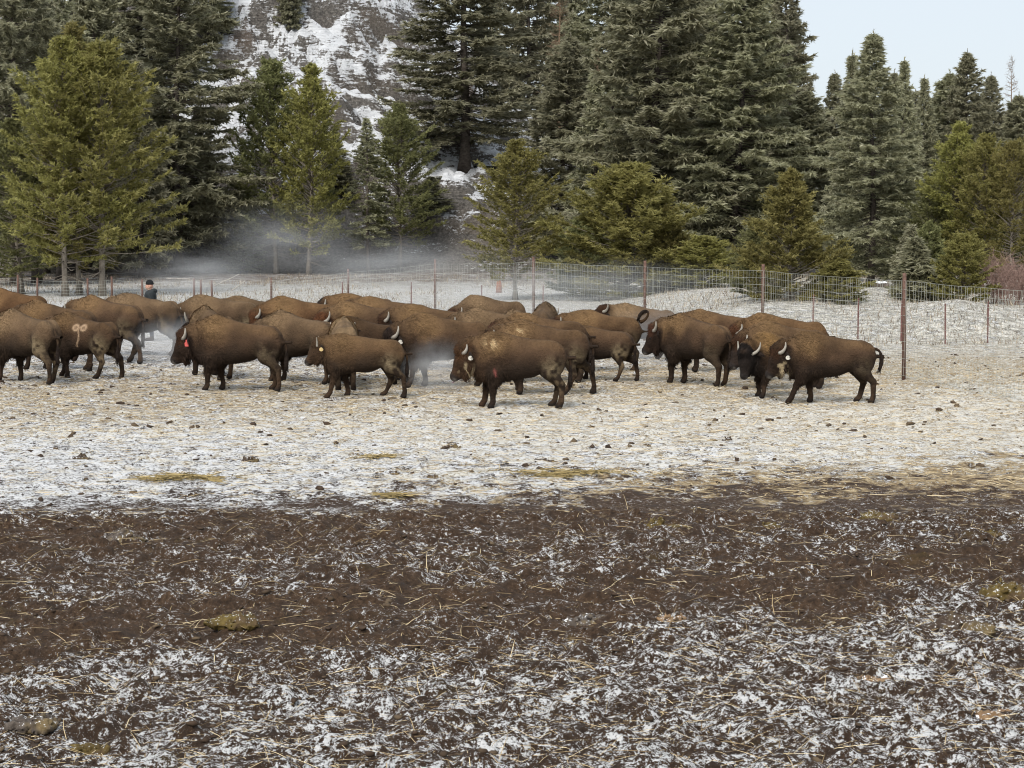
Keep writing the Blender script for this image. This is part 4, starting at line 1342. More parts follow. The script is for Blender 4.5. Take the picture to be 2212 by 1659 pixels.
# leafless larches and shrubs
def bare(name, me, mat, x, by, top_y, hw, H_, R_, label, cat, Y=None, group=None):
    Y = on_ground(x, by)[1] if Y is None else Y
    top = at_depth(x, top_y, Y)
    z = surf_z(top[0], Y) - .05
    rad = hw / FPX * Y
    if not me.materials:
        me.materials.append(mat)
    o = obj(name, me, None, None, (top[0], Y, z), rt.uniform(0, 6.28), (rad / R_, rad / R_, (top[2] - z) / H_))
    tag(o, label, cat, group)
larch = bare_tree(14, 1.6, 3)
bare('larch_tree', larch, M['larch_twig'], 1209, 570, -30, 62, 14, 1.6, 'leafless brown larch rising out of the dark firs at centre', 'tree')
bare('larch_tree', larch, M['larch_twig'], 1290, 590, 96, 28, 14, 1.6, 'thin leafless larch tip above the pale grey-green pointed fir', 'tree')
bare('larch_tree', larch, M['larch_twig'], 2187, 630, 122, 42, 14, 1.6, 'bare larch standing clear against the sky at the right edge', 'tree')
shr = [bare_tree(3, 1.1, 21, True), bare_tree(3, 1.1, 22, True)]
for i, (x, by, ty, hw, lb) in enumerate([
    (2150, 702, 556, 40, 'pink-brown leafless shrub next to the small dense golden pine'), (2190, 706, 548, 46, 'tallest pink-brown leafless shrub at the right edge'),
    (2222, 700, 560, 46, 'pink-brown leafless shrub cut by the right picture edge'), (2172, 696, 580, 40, 'low pink-brown leafless shrub behind the other two')]):
    bare('leafless_shrub', shr[i % 2], M['pink_twig'], x, by, ty, hw, 3, 1.1, lb, 'shrub', group='leafless shrubs on the right')
# ------------------------------------------------------------------ fences
M['rust'] = speckle_mat('rusty_steel', (.085, .050, .040), (.165, .098, .076), 14, .85, .2)
M['tpost'] = speckle_mat('painted_post', (.10, .048, .042), (.19, .095, .085), 10, .8, .2)
M['wire'] = speckle_mat('galvanised_wire', (.33, .34, .30), (.47, .48, .43), 4, .5, 0)

def post_mesh(h, r):
    v, q, t = tubes([(np.array([[0, 0, -.3], [0, 0, h * .5], [0, 0, h]]), np.array([r, r, r * .98]))], 10)
    return make_mesh('post', v, tris=t, quads=q)

def tee_post(h):
    """steel T-post: flange, stem and studs"""
    V, Q = [], []
    def box(x0, x1, y0, y1, z0, z1):
        n = len(V)
        V.extend([(x, y, z) for x in (x0, x1) for y in (y0, y1) for z in (z0, z1)])
        Q.extend([tuple(n + i for i in f) for f in ((0, 1, 3, 2), (4, 6, 7, 5), (0, 4, 5, 1), (2, 3, 7, 6), (0, 2, 6, 4), (1, 5, 7, 3))])
    box(-.024, .024, -.004, .004, -.3, h)
    box(-.005, .005, .004, .04, -.3, h - .003)
    for k in range(int(h / .1)):
        box(-.007, .007, -.011, -.004, .08 + k * .1, .10 + k * .1)
    return make_mesh('post', np.array(V), quads=np.array(Q), smooth=False)

def wire_fence(name, label, pts, hts, post_r, spacing_v, spacing_h, wire_r, mesh=True, tee=False, seed=1):
    """pts: ground points of the posts; parts: each post, and the woven wire"""
    rng = np.random.default_rng(seed)
    root = bpy.data.objects.new(name, None)
    COL.objects.link(root)
    o0 = np.array(pts[0])
    root.location = [float(a) for a in o0]
    for i, (p, h) in enumerate(zip(pts, hts)):
        me = tee_post(h) if tee else post_mesh(h + .06, post_r)
        po = obj('post', me, M['tpost'] if tee else M['rust'], root, np.array(p) - o0)
        po.rotation_euler = (rng.normal(0, .008), rng.normal(0, .008), rng.uniform(0, 6.28) if not tee else rng.normal(0, .2))
    paths = []
    for i in range(len(pts) - 1):
        a, b = np.array(pts[i], float), np.array(pts[i + 1], float)
        ha, hb = hts[i], hts[i + 1]
        Ld = np.linalg.norm(b - a)
        nrm = unit(np.cross(b - a, (0, 0, 1))) * (post_r + .008)
        nseg = max(3, int(Ld / .9))
        hmin = max(ha, hb)
        rows = np.arange(spacing_h * .6, 1.0001, spacing_h)[::-1] if mesh else np.array(spacing_h)
        s = np.linspace(0, 1, nseg + 1)
        line = a[None] * (1 - s)[:, None] + b[None] * s[:, None] - nrm
        hh = ha * (1 - s) + hb * s
        for r in rows:
            z = hh * r - .03 * np.sin(s * math.pi) * r + rng.normal(0, .006, nseg + 1)
            paths.append((line + np.array([0, 0, 1.0]) * z[:, None], np.full(nseg + 1, wire_r * (1.25 if r > .97 else 1))))
        if mesh:
            nv = int(Ld / spacing_v)
            for k in range(nv):
                u = (k + .5) / nv
                base = a * (1 - u) + b * u - nrm
                hk = ha * (1 - u) + hb * u
                zz = np.linspace(rows[-1], rows[0], 6) * hk
                dx = np.cumsum(rng.normal(0, .012, 6))
                dirn = unit(b - a)
                paths.append((base + dirn * dx[:, None] + np.array([0, 0, 1.0]) * (zz - .03 * math.sin(u * math.pi))[:, None], np.full(6, wire_r * .8)))
    v, q, t = tubes([(p - o0, r) for p, r in paths], 3, cap=False)
    obj('woven_wire' if mesh else 'wire', make_mesh('woven_wire', v, quads=q), M['wire'], root)
    tag(root, label, 'fence')
    return root

def gp(x, d, z=None):
    X = (x - 1106.0) / FPX * d
    return np.array([X, d, float(terrain(X, d)) if z is None else z])
tall = [(2448, 31.3, 2.31), (1955, 40.7, 2.31), (1648, 50.1, 2.31), (1393, 55, 2.31), (1153, 62, 2.31), (940, 66, 2.16), (752, 71, 1.70), (586, 76, 1.22)]
tp = [gp(x, d) for x, d, h in tall]
wire_fence('tall_wire_fence', 'tall woven-wire fence on rusty red steel posts behind the herd', tp, [h - p[2] * 0 for (x, d, h), p in zip(tall, tp)], .043, .15, .082, .0040)
left = [(-60, 84, 1.12), (39.5, 84, 1.12), (81, 83.5, 1.0), (190, 83, 1.0), (242, 82, 1.1), (308, 81.5, 1.0), (420, 81, 1.05), (434, 80.5, 1.0), (458, 80, 1.0), (586.5, 76.4, 1.0)]
wire_fence('low_wire_fence', 'low wire fence with short reddish posts along the left trees', [gp(x, d) for x, d, h in left], [h for _, _, h in left], .045, .16, .14, .0045, seed=3)
tees = [(2135, 53.6, 1.22), (2043, 53.2, 1.18), (1948, 54, 1.2), (1854, 54.5, 1.22), (1757, 55.5, 1.18)]
wire_fence('single_strand_fence', 'row of thin red T-posts carrying a single strand on the right bank', [gp(x, d, 0.0) if d < 54 else gp(x, d) for x, d, h in tees], [h for _, _, h in tees], .03, .1, (.93,), .004, mesh=False, tee=True, seed=4)
tees2 = [(1173, 70, 1.2), (1040, 69, 1.2), (888, 73, 1.2), (740, 75, 1.15)]
wire_fence('single_strand_fence', 'row of thin red T-posts showing behind the herd left of centre', [gp(x, d) for x, d, h in tees2], [h for _, _, h in tees2], .03, .1, (.93,), .004, mesh=False, tee=True, seed=6)

# ------------------------------------------------------------------ the man behind the herd
M['jacket'] = speckle_mat('dark_jacket', (.018, .022, .024), (.035, .041, .044), 12, .85, .3)
M['beanie'] = speckle_mat('black_beanie', (.008, .009, .010), (.02, .021, .023), 40, .95, .5)
M['skin'] = coat_mat('skin_and_trousers', .6)
def person():
    S = Sdf((-.42, -.42, -.02), (.42, .42, 1.85), .018)
    S.ell((0, 0, 1.02), (.15, .19, .16), .05)
    S.cone((0, 0, 1.05), (.01, 0, 1.35), .165, .17, .06, sy=.82)
    S.cone((0, -.14, 1.40), (0, .14, 1.40), .10, .10, .06)
    for s in (-1, 1):
        S.cone((0, s * .10, .95), (.01, s * .11, .50), .105, .075, .05)
        S.cone((.01, s * .11, .50), (-.02, s * .115, .10), .073, .050, .03)
        S.cone((-.03, s * .115, .05), (.15, s * .13, .04), .052, .042, .03)
        S.cone((0, s * .21, 1.40), (-.05, s * .265, 1.14), .075, .058, .04)
        S.cone((-.05, s * .265, 1.14), (.10, s * .20, .98), .057, .046, .03)
        S.ell((.12, s * .185, .965), (.05, .04, .05), .02)
    S.cone((.0, 0, 1.42), (.02, 0, 1.56), .065, .06, .03)
    S.ell((.03, 0, 1.66), (.105, .082, .125), .03)
    S.ell((.10, 0, 1.585), (.045, .045, .04), .03)          # chin
    S.cone((.125, 0, 1.665), (.145, 0, 1.635), .012, .018, .02)  # nose
    S.ell((.125, 0, 1.60), (.014, .026, .008), .008)
    for s in (-1, 1):
        S.ell((.115, s * .035, 1.668), (.014, .018, .011), .01)
        S.ell((.01, s * .085, 1.645), (.028, .012, .036), .01)
    S.F = np.maximum(S.F, .002 - S.Z)
    V, Q = S.mesh()
    z = V[:, 2:3]; x = V[:, 0:1]
    skin = np.array((.48, .27, .20)); beard = np.array((.36, .25, .19)); pants = np.array((.05, .055, .07)); boots = np.array((.03, .022, .018))
    c = np.where(z > 1.44, skin, pants)
    c = np.where((z > 1.50) & (z < 1.605) & (x > .02), beard, c)
    c = np.where(z < .14, boots, c)
    root = bpy.data.objects.new('person', None); COL.objects.link(root)
    obj('body', make_mesh('body', V, quads=Q, cols=c * np.ones((len(V), 3))), M['skin'], root)
    J = Sdf((-.42, -.42, .8), (.42, .42, 1.62), .02)
    J.cone((0, 0, .92), (.01, 0, 1.35), .185, .185, .06, sy=.80)
    J.cone((0, -.15, 1.40), (0, .15, 1.40), .115, .115, .06)
    for s in (-1, 1):
        J.cone((0, s * .21, 1.40), (-.05, s * .27, 1.14), .09, .072, .04)
        J.cone((-.05, s * .27, 1.14), (.10, s * .205, .98), .07, .062, .03)
        J.ell((.11, s * .19, .965), (.075, .055, .075), .03)
    J.cone((-.06, -.07, 1.49), (-.06, .07, 1.49), .075, .075, .04)
    J.cone((.0, -.06, 1.47), (.0, .06, 1.47), .07, .07, .03)
    v, q = J.mesh()
    jk = obj('jacket', make_mesh('jacket', v, quads=q), M['jacket'], root)
    Hd = Sdf((-.30, -.2, 1.4), (.1, .2, 1.66), .016)
    Hd.ell((-.12, 0, 1.50), (.085, .13, .07), .04)
    Hd.cone((-.10, -.09, 1.53), (-.10, .09, 1.53), .045, .045, .03)
    v, q = Hd.mesh()
    obj('hood', make_mesh('hood', v, quads=q), M['jacket'], jk)
    B = Sdf((-.2, -.2, 1.6), (.25, .2, 1.88), .013)
    B.ell((.025, 0, 1.715), (.122, .100, .132), .02)
    B.F = np.maximum(B.F, 1.695 + .15 * (B.X - .02) * 0 - B.Z)
    B.F = np.maximum(B.F, 1.69 - B.Z)
    v, q = B.mesh()
    obj('beanie', make_mesh('beanie', v, quads=q), M['beanie'], root)
    return root
pr = person()
d = 55.0
top = at_depth(325, 604, d)
sc = top[2] / 1.845
pr.location = (top[0], d, 0.0)
pr.rotation_euler = (0, 0, math.radians(188))
pr.scale = (sc, sc, sc)
tag(pr, 'bearded man in black beanie and dark hooded jacket walking behind the herd', 'person')

# ------------------------------------------------------------------ fallen branches, log, stump
M['dead_wood'] = speckle_mat('bleached_wood', (.34, .31, .27), (.60, .56, .50), 5, .9, .3)
M['snowy_log'] = speckle_mat('snow_covered_log', (.045, .038, .033), (.16, .13, .11), 4, .95, .5, .03)
M['snow'] = speckle_mat('snow_cap', (.78, .80, .83), (.84, .86, .88), 5, .8, .3, .02)
def branch_thing(name, label, p0, p1, r, fork=0, seed=0, mat='dead_wood', cat='branch'):
    rng = np.random.default_rng(seed)
    p0, p1 = np.array(p0, float), np.array(p1, float)
    s = np.linspace(0, 1, 7)[:, None]
    L_ = np.linalg.norm(p1 - p0)
    pts = (p1 - p0) * s + rng.normal(0, .012 * L_, (7, 3)) * np.sin(s * math.pi)
    paths = [(pts, np.linspace(r, r * .45, 7))]
    for k in range(fork):
        i = rng.integers(1, 6); d = unit((p1 - p0) + rng.normal(0, .6 * L_, 3)); d[2] = abs(d[2])
        q_ = pts[i] + d * L_ * .35 * np.linspace(0, 1, 4)[:, None]
        paths.append((q_, np.linspace(r * .55, r * .2, 4)))
    o = obj(name, tube_mesh(name, paths, 6), M[mat], None, p0)
    tag(o, label, cat)
    return o
def gz(x, y, z=0.0):
    g = on_ground(x, y)
    return np.array([g[0], g[1], float(terrain(g[0], g[1])) + z])
def up_from(x, y, x2, y2):
    g = gz(x, y, .02)
    return g, at_depth(x2, y2, g[1])
a, b = up_from(463, 622, 517, 592)
branch_thing('fallen_branch', 'long bleached branch leaning up to the right beyond the left fence', a, b, .04, 1, 1)
a, b = up_from(500, 632, 530, 606)
branch_thing('fallen_branch', 'forked bleached branch standing beside the long leaning one', a, b, .035, 3, 2)
a, b = up_from(360, 607, 408, 602)
branch_thing('fallen_log', 'pale snow-dusted log lying on the field behind the man', a + (0, 0, .08), b, .06, 1, 3, 'dead_wood', 'log')
a, b = up_from(1232, 632, 1190, 590)
branch_thing('fallen_branch', 'dark thin dead branch leaning behind the tall fence at centre', a, b, .035, 2, 4, 'bark')
a, b = up_from(455, 566, 500, 600)
branch_thing('fallen_branch', 'grey dead limb sloping down the brown bank under the large fir', a, b, .06, 4, 5)
a, b = up_from(1160, 606, 1005, 560)
# snow-capped log on the right bank
g = gz(1884, 664, .0)
g2 = gz(1921, 676, .0)
lg = bpy.data.objects.new('fallen_log', None); COL.objects.link(lg); lg.location = g
d_ = g2 - g
s = np.linspace(0, 1, 8)[:, None]
rr = np.random.default_rng(8)
pts = d_ * s + np.array([0, 0, .16]) + rr.normal(0, .02, (8, 3))
obj('trunk', tube_mesh('log', [(pts, np.array([.12, .20, .19, .18, .19, .17, .16, .10])), (pts[1] + np.array([[0, 0, 0], [.12, .05, .22], [.3, .1, .36]]), np.array([.07, .05, .02]))], 9), M['snowy_log'], lg)
obj('snow', tube_mesh('snow_cap', [(pts[1:-1] + np.array([0, 0, .095]), np.array([.06, .125, .12, .13, .11, .05]))], 9), M['snow'], lg)
tag(lg, 'old log capped with snow lying on the bank behind the right fence', 'log')
st = gz(1078, 634)
v, q, t = tubes([(np.array([[0, 0, -.1], [0, 0, .25], [.01, 0, .5], [.02, .0, .62]]), np.array([.18, .14, .13, .07]))], 11)
v = v + (noise3(v * 7, 3)[:, None] - .5) * .06
M['red_wood'] = speckle_mat('torn_red_wood', (.16, .06, .035), (.36, .16, .09), 7, .9, .5, .02)
tag(obj('tree_stump', make_mesh('stump', v, tris=t, quads=q), M['red_wood'], None, st), 'reddish broken stump behind the fence beside the double-topped pine', 'stump')

# ------------------------------------------------------------------ dung and clods
def dung_mat(name, c1, c2, c3):
    m = speckle_mat(name, c1, c2, 16, .75, .9, .03, 7, c3)
    nt = m.node_tree                      # flecks of snow caught on the upper side
    bs = nt.nodes['Principled BSDF']
    old = bs.inputs['Base Color'].links[0].from_socket
    geo = nt.nodes.new('ShaderNodeNewGeometry')
    sx = nt.nodes.new('ShaderNodeSeparateXYZ')
    nt.links.new(geo.outputs['Normal'], sx.inputs[0])
    n = noise_tex(nt, geo.outputs['Position'], 38, 5, .65)
    f = mth(nt, 'MULTIPLY', mth(nt, 'SUBTRACT', mth(nt, 'ADD', n.outputs['Fac'], mth(nt, 'MULTIPLY', sx.outputs['Z'], .12)), .68), 22.0, clamp=True)
    nt.links.new(mixc(nt, f, old, (.8, .81, .82)), bs.inputs['Base Color'])
    return m
M['dung_dark'] = dung_mat('dark_dung', (.030, .020, .014), (.085, .060, .042), (.13, .095, .045))
M['dung_olive'] = dung_mat('olive_dung', (.050, .033, .012), (.15, .108, .030), (.085, .056, .028))
M['dung_grey'] = dung_mat('grey_dung', (.050, .040, .034), (.12, .098, .080), (.15, .11, .055))
M['dung_rust'] = dung_mat('rust_dung', (.16, .095, .05), (.31, .21, .12), (.10, .07, .045))
def dung_pile(w, dpt, h, seed, folds):
    rng = np.random.default_rng(seed)
    S = Sdf((-w * .75, -dpt * .8, -.03), (w * .75, dpt * .8, h * 1.5), max(w / 30, .012))
    for i in range(folds):
        a_ = rng.uniform(0, 6.28); rr_ = rng.random() ** .6 * .55
        zc = h * .25 * (1 - rr_) * rng.uniform(.3, 1.6)
        sz = rng.uniform(.10, .24)
        S.ell((math.cos(a_) * rr_ * w * .62, math.sin(a_) * rr_ * dpt * .62, zc), (w * sz, dpt * sz * .8, h * rng.uniform(.3, .6)), .003)
    p = np.stack([S.X, S.Y, S.Z], -1)
    S.F = S.F + .05 * (noise3(p * 24, seed).astype(np.float32) - .5) + .03 * (noise3(p * 60, seed + 1).astype(np.float32) - .5)
    S.F = np.maximum(S.F, -.025 - S.Z)
    V, Q = S.mesh()
    return make_mesh('dung', V, quads=Q)
DUNG = [
 # x, y, width px, height px, material, label, snow
 (265, 1172, 96, 42, 'dung_grey', 'grey coiled dung pile on the dark mud at left', 0),
 (508, 1366, 122, 44, 'dung_olive', 'olive and brown folded dung pile in the near left mud', 0),
 (1268, 1346, 104, 36, 'dung_grey', 'wrinkled grey-brown dung pile at the edge of the near mud band', 0),
 (2068, 1372, 168, 56, 'dung_dark', 'large dark dung pile edged with snow at lower right', 1),
 (2172, 1292, 110, 58, 'dung_olive', 'big olive dung heap cut by the right picture edge', 0),
 (1932, 1412, 112, 28, 'dung_grey', 'flat grey-brown mound in snow below the snow-edged dung pile', 0),
 (1416, 1142, 62, 38, 'dung_olive', 'upright yellow-olive dung lump in the middle ground', 0),
 (1470, 1150, 66, 18, 'dung_olive', 'low olive dung trail right of the upright yellow-olive lump', 0),
 (1890, 1118, 100, 26, 'dung_olive', 'long low olive dung heap on the right mud', 0),
 (2140, 1164, 46, 22, 'dung_olive', 'small olive dung lump near the right edge', 0),
 (1670, 1140, 60, 20, 'dung_olive', 'flat olive dung patch between upright lump and long heap', 0),
 (176, 996, 32, 20, 'dung_dark', 'dark round dung lump on the snow at left', 0),
 (540, 1000, 38, 18, 'dung_dark', 'brown dung lump with snowy top left of centre on the snow', 0),
 (414, 1072, 32, 19, 'dung_dark', 'dark rounded dung lump just above the left mud band', 0),
 (976, 968, 46, 12, 'dung_dark', 'flat dark dung on snow below the nearest bison\'s head', 0),
 (1176, 996, 50, 10, 'dung_dark', 'flat dark dung on snow below the nearest bison', 0),
 (1572, 952, 24, 12, 'dung_dark', 'small black dung clod on the yellow straw', 0),
 (1524, 1000, 52, 9, 'dung_dark', 'long dark flat dung on snow right of centre', 0),
 (850, 1024, 32, 10, 'dung_dark', 'flat brown dung left of the two near the centre snow', 0),
 (934, 1034, 34, 13, 'dung_dark', 'brown dung clod with straw right of the flat brown dung', 0),
 (1540, 992 - 40, 22, 8, 'dung_dark', 'tiny dark dung speck beside the black clod on straw', 0),
 (70, 1586, 120, 40, 'dung_grey', 'brown trampled lump in the lower left corner', 0),
 (192, 1624, 96, 40, 'dung_olive', 'olive-brown dung at the bottom edge, left corner', 0),
 (952, 1422, 56, 18, 'dung_rust', 'tan dung clump in near snow left of centre', 0),
 (1450, 1344, 66, 26, 'dung_rust', 'rusty tan dung clump right of the wrinkled grey pile', 0),
 (1880, 1480, 100, 26, 'dung_rust', 'pale rusty frozen dung in snow at lower right', 1),
 (2150, 1556, 110, 34, 'dung_rust', 'tan frozen dung under snow at the lower right edge', 1),
 (1060, 1186, 34, 16, 'dung_dark', 'dark clod on the mud band at centre', 0),
 (1500, 1100, 34, 16, 'dung_dark', 'dark dung clod at the top of the right mud', 0),
 (600, 1600, 60, 22, 'dung_dark', 'dark wet clod among straw near the bottom edge', 0),
]
for i, (x, y, w, hp_, mt, label, snow) in enumerate(DUNG):
    g = gz(x, y)
    g[2] = float(ground_z(g[0], g[1]))
    k = g[1] / FPX
    wm, hm = w * k, hp_ * k * .80
    me = dung_pile(wm, wm * .8, max(hm, .05), 200 + i, 26 + int(w / 5))
    o = obj('dung_pile', me, M[mt], None, g - np.array([0, 0, .012 + .22 * max(hm, .05)]), rt.uniform(-.6, .6))
    if snow:
        S_ = dung_pile(wm * .62, wm * .22, max(hm * .3, .035), 300 + i, 12)
        obj('snow', S_, M['snow'], o, (0, wm * .10, hm * .38))
    tag(o, label, 'dung', 'dung piles on the pen ground')

# countless small clods
rng = np.random.default_rng(77)
def ico():
    p = (1 + 5 ** .5) / 2
    v = np.array([(-1, p, 0), (1, p, 0), (-1, -p, 0), (1, -p, 0), (0, -1, p), (0, 1, p), (0, -1, -p), (0, 1, -p), (p, 0, -1), (p, 0, 1), (-p, 0, -1), (-p, 0, 1)]) / math.sqrt(1 + p * p)
    t = np.array([(0, 11, 5), (0, 5, 1), (0, 1, 7), (0, 7, 10), (0, 10, 11), (1, 5, 9), (5, 11, 4), (11, 10, 2), (10, 7, 6), (7, 1, 8), (3, 9, 4), (3, 4, 2), (3, 2, 6), (3, 6, 8), (3, 8, 9), (4, 9, 5), (2, 4, 11), (6, 2, 10), (8, 6, 7), (9, 8, 1)])
    return v, t
def scatter(n, y0, y1, power=1.0):
    """points on the pen, evenly per square metre when power = 1"""
    y = y0 + (y1 - y0) * rng.random(n) ** power
    x = rng.uniform(-1, 1, n) * (y * .29 + .6)
    keep = rng.random(n) < np.clip((y * .29 + .6) / (y1 * .29 + .6) * 1.6, .25, 1)
    return x[keep], y[keep]
iv, it = ico()
def clods(n, y0, y1, smin, smax, power=1.0):
    x, y = scatter(n, y0, y1, power)
    m = len(x)
    z = ground_z(x, y)
    s = smin + (smax - smin) * rng.random(m) ** 3
    sc3 = np.stack([s * rng.uniform(.8, 1.5, m), s * rng.uniform(.8, 1.5, m), s * rng.uniform(.4, .8, m)], -1)
    V = iv[None] * sc3[:, None] * rng.uniform(.45, 1.5, (m, 12, 1))
    a_ = rng.uniform(0, 6.28, m)
    ca, sa = np.cos(a_)[:, None], np.sin(a_)[:, None]
    V = np.stack([V[..., 0] * ca - V[..., 1] * sa, V[..., 0] * sa + V[..., 1] * ca, V[..., 2]], -1) + np.stack([x, y, z + s * .2], -1)[:, None]
    return V.reshape(-1, 3), (it[None] + 12 * np.arange(m)[:, None, None]).reshape(-1, 3)
va, ta = clods(3000, 10.5, 23, .008, .034)
vb, tb = clods(1200, 23, 50, .012, .06)
M['clod'] = speckle_mat('mud_clod', (.024, .016, .011), (.075, .050, .034), 7, .9, .4, .01, 4, (.11, .08, .05))
cl = obj('mud_clods', make_mesh('mud_clods', np.concatenate([va, vb]), tris=np.concatenate([ta, tb + len(va)])), M['clod'])
cl['kind'] = 'stuff'
cl['label'] = 'small dark clods scattered over the trampled pen'

# straw
def straws(n, y0, y1, l0, l1, w, lift=.12, power=1.0, xr=None):
    x, y = scatter(n, y0, y1, power)
    if xr is not None:
        k = rng.random(len(x)) < xr(x, y)
        x, y = x[k], y[k]
    m = len(x)
    a_ = rng.uniform(0, 6.28, m)
    el = np.abs(rng.normal(0, lift, m)) * np.where(rng.random(m) < .06, 3.5, 1)
    L_ = l0 + (l1 - l0) * rng.random(m) ** 2
    d = np.stack([np.cos(a_) * np.cos(el), np.sin(a_) * np.cos(el), np.sin(el)], -1)
    p = np.stack([x, y, ground_z(x, y) + .006], -1)
    e = p + d * L_[:, None]
    e[:, 2] = np.maximum(e[:, 2], ground_z(e[:, 0], e[:, 1]) + .004)
    s_j = rng.normal(0, .02, (m, 3)) * L_[:, None] * np.array([1, 1, .2])
    mid = (p + e) / 2 + np.stack([np.zeros(m), np.zeros(m), .004 + .0 * L_], -1) + s_j
    s_ = np.cross(d, (0, 0, 1.0)); s_ /= np.linalg.norm(s_, axis=1, keepdims=True) + 1e-9
    ww = (w * rng.uniform(.6, 1.3, m))[:, None]
    u_ = np.array([0, 0, 1.0]) * ww * .8
    # a folded blade: two narrow strips meeting at a ridge
    V = np.stack([p - s_ * ww, p + u_, p + s_ * ww, mid - s_ * ww, mid + u_, mid + s_ * ww, e - s_ * ww * .5, e + u_ * .5, e + s_ * ww * .5], 1).reshape(-1, 3)
    q = np.array([(0, 3, 4, 1), (1, 4, 5, 2), (3, 6, 7, 4), (4, 7, 8, 5)])
    Q = (q[None] + 9 * np.arange(m)[:, None, None]).reshape(-1, 4)
    return V, Q, np.repeat(rng.random(m), 9)
def straw_mat():
    m, nt, bs = nodes_of('straw')
    a = nt.nodes.new('ShaderNodeAttribute'); a.attribute_name = 'vary'
    c = ramp(nt, a.outputs['Fac'], [(0, (.17, .115, .06)), (.45, (.44, .33, .18)), (1, (.72, .60, .38))])
    nt.links.new(c, bs.inputs['Base Color'])
    bs.inputs['Roughness'].default_value = .7
    return m
parts = [straws(9000, 10.3, 22, .03, .30, .0024, .12, 1.0, lambda x, y: np.where((y > 14.8 + .42 * x) & (y < 23 + .42 * x), .5, 1.0)), straws(16000, 23, 44, .08, .38, .0042, .07, 1.0, lambda x, y: np.clip(.25 + .035 * (x + 6) + .4 * (y > 29), .1, 1))]
off_ = 0; Vs, Qs, As = [], [], []
for v, q, a_ in parts:
    Vs.append(v); Qs.append(q + off_); As.append(a_); off_ += len(v)
so = obj('straw', make_mesh('straw', np.concatenate(Vs), quads=np.concatenate(Qs), vals=np.concatenate(As), smooth=False), straw_mat())
so['kind'] = 'stuff'
so['label'] = 'loose straw strewn over mud and snow'

# thin patches of spilled hay lying on the snow
def hay_patch(x, y, w, hgt, n, label, seed):
    r_ = np.random.default_rng(seed)
    g = gz(x, y)
    k_ = g[1] / FPX
    rx, ry = w * k_ / 2, hgt * g[1] / CAM_H * k_ / 2
    a_ = r_.uniform(0, 6.28, n); q_ = np.abs(r_.normal(0, .55, n)) * (.7 + .6 * noise2(a_ * 1.3, a_ * 0, seed))
    px, py = np.cos(a_) * q_ * rx, np.sin(a_) * q_ * ry
    th = r_.uniform(0, 6.28, n); L_ = r_.uniform(.08, .30, n)
    p = np.stack([px, py, ground_z(px + g[0], py + g[1]) - g[2] + .012 + .03 * r_.random(n)], -1)
    d = np.stack([np.cos(th), np.sin(th), r_.normal(0, .06, n)], -1)
    e = p + d * L_[:, None]
    s_ = np.stack([-np.sin(th), np.cos(th), np.zeros(n)], -1) * .006
    u_ = np.array([0, 0, .006])
    V = np.stack([p - s_, p + u_, p + s_, e - s_, e + u_, e + s_], 1).reshape(-1, 3)
    Q = (np.array([(0, 3, 4, 1), (1, 4, 5, 2)])[None] + 6 * np.arange(n)[:, None, None]).reshape(-1, 4)
    o = obj('hay_patch', make_mesh('hay_patch', V, quads=Q, vals=np.repeat(r_.random(n), 6), smooth=False), M['hay'], None, g)
    o['kind'] = 'stuff'
    o['label'] = label
def hay_mat():
    m, nt, bs = nodes_of('olive_hay')
    a_ = nt.nodes.new('ShaderNodeAttribute'); a_.attribute_name = 'vary'
    nt.links.new(ramp(nt, a_.outputs['Fac'], [(0, (.10, .075, .03)), (.6, (.24, .18, .075)), (1, (.42, .33, .16))]), bs.inputs['Base Color'])
    bs.inputs['Roughness'].default_value = .8
    return m
M['hay'] = hay_mat()
hay_patch(392, 1038, 200, 12, 520, 'thin olive hay patch lying on the snow at left', 1)
hay_patch(1225, 1030, 270, 8, 420, 'long thin strip of brown hay on the snow below the nearest bison', 2)
hay_patch(850, 1073, 70, 7, 150, 'small brownish hay patch just above the mud left of centre', 3)
hay_patch(820, 990, 60, 7, 120, 'small olive hay patch on the snow below the yellow-tagged calf', 4)

# dry grass and low brush on the ground beyond the fence
def dry_grass(n, seed):
    r_ = np.random.default_rng(seed)
    y = r_.uniform(52, 128, n)
    x = r_.uniform(-1, 1, n) * (y * .29 + 1)
    fx_ = np.interp(x, [-30, -10, -2.7, .8, 4.1, 6.8, 8.7, 14], [84, 77, 67, 63, 56.5, 51.5, 52, 52])
    k_ = (y > fx_) & (fbm2(x * .35, y * .22, 61, 3) > .47)
    x, y = x[k_], y[k_]
    m = len(x)
    p = np.stack([x, y, terrain(x, y) - .01], -1)
    hgt = r_.uniform(.05, .30, m) * (.5 + noise2(x * .5, y * .5, 62))
    d = np.stack([r_.normal(0, .35, m), r_.normal(0, .35, m), np.ones(m)], -1)
    s_ = np.stack([np.ones(m), r_.normal(0, .6, m), np.zeros(m)], -1)
    s_ = s_ / np.linalg.norm(s_, axis=1, keepdims=True) * r_.uniform(.008, .018, m)[:, None]
    V = np.stack([p - s_, p + s_, p + d * hgt[:, None]], 1).reshape(-1, 3)
    o = obj('dry_grass', make_mesh('dry_grass', V, tris=np.arange(3 * m).reshape(-1, 3), vals=np.repeat(r_.random(m), 3), smooth=False), M['grass'])
    o['kind'] = 'stuff'
    o['label'] = 'dry winter grass and low brush beyond the fence'
m_, nt_, bs_ = nodes_of('dry_grass')
a_ = nt_.nodes.new('ShaderNodeAttribute'); a_.attribute_name = 'vary'
nt_.links.new(ramp(nt_, a_.outputs['Fac'], [(0, (.11, .09, .07)), (.6, (.27, .225, .165)), (1, (.50, .44, .34))]), bs_.inputs['Base Color'])
bs_.inputs['Roughness'].default_value = .9
M['grass'] = m_
dry_grass(34000, 91)

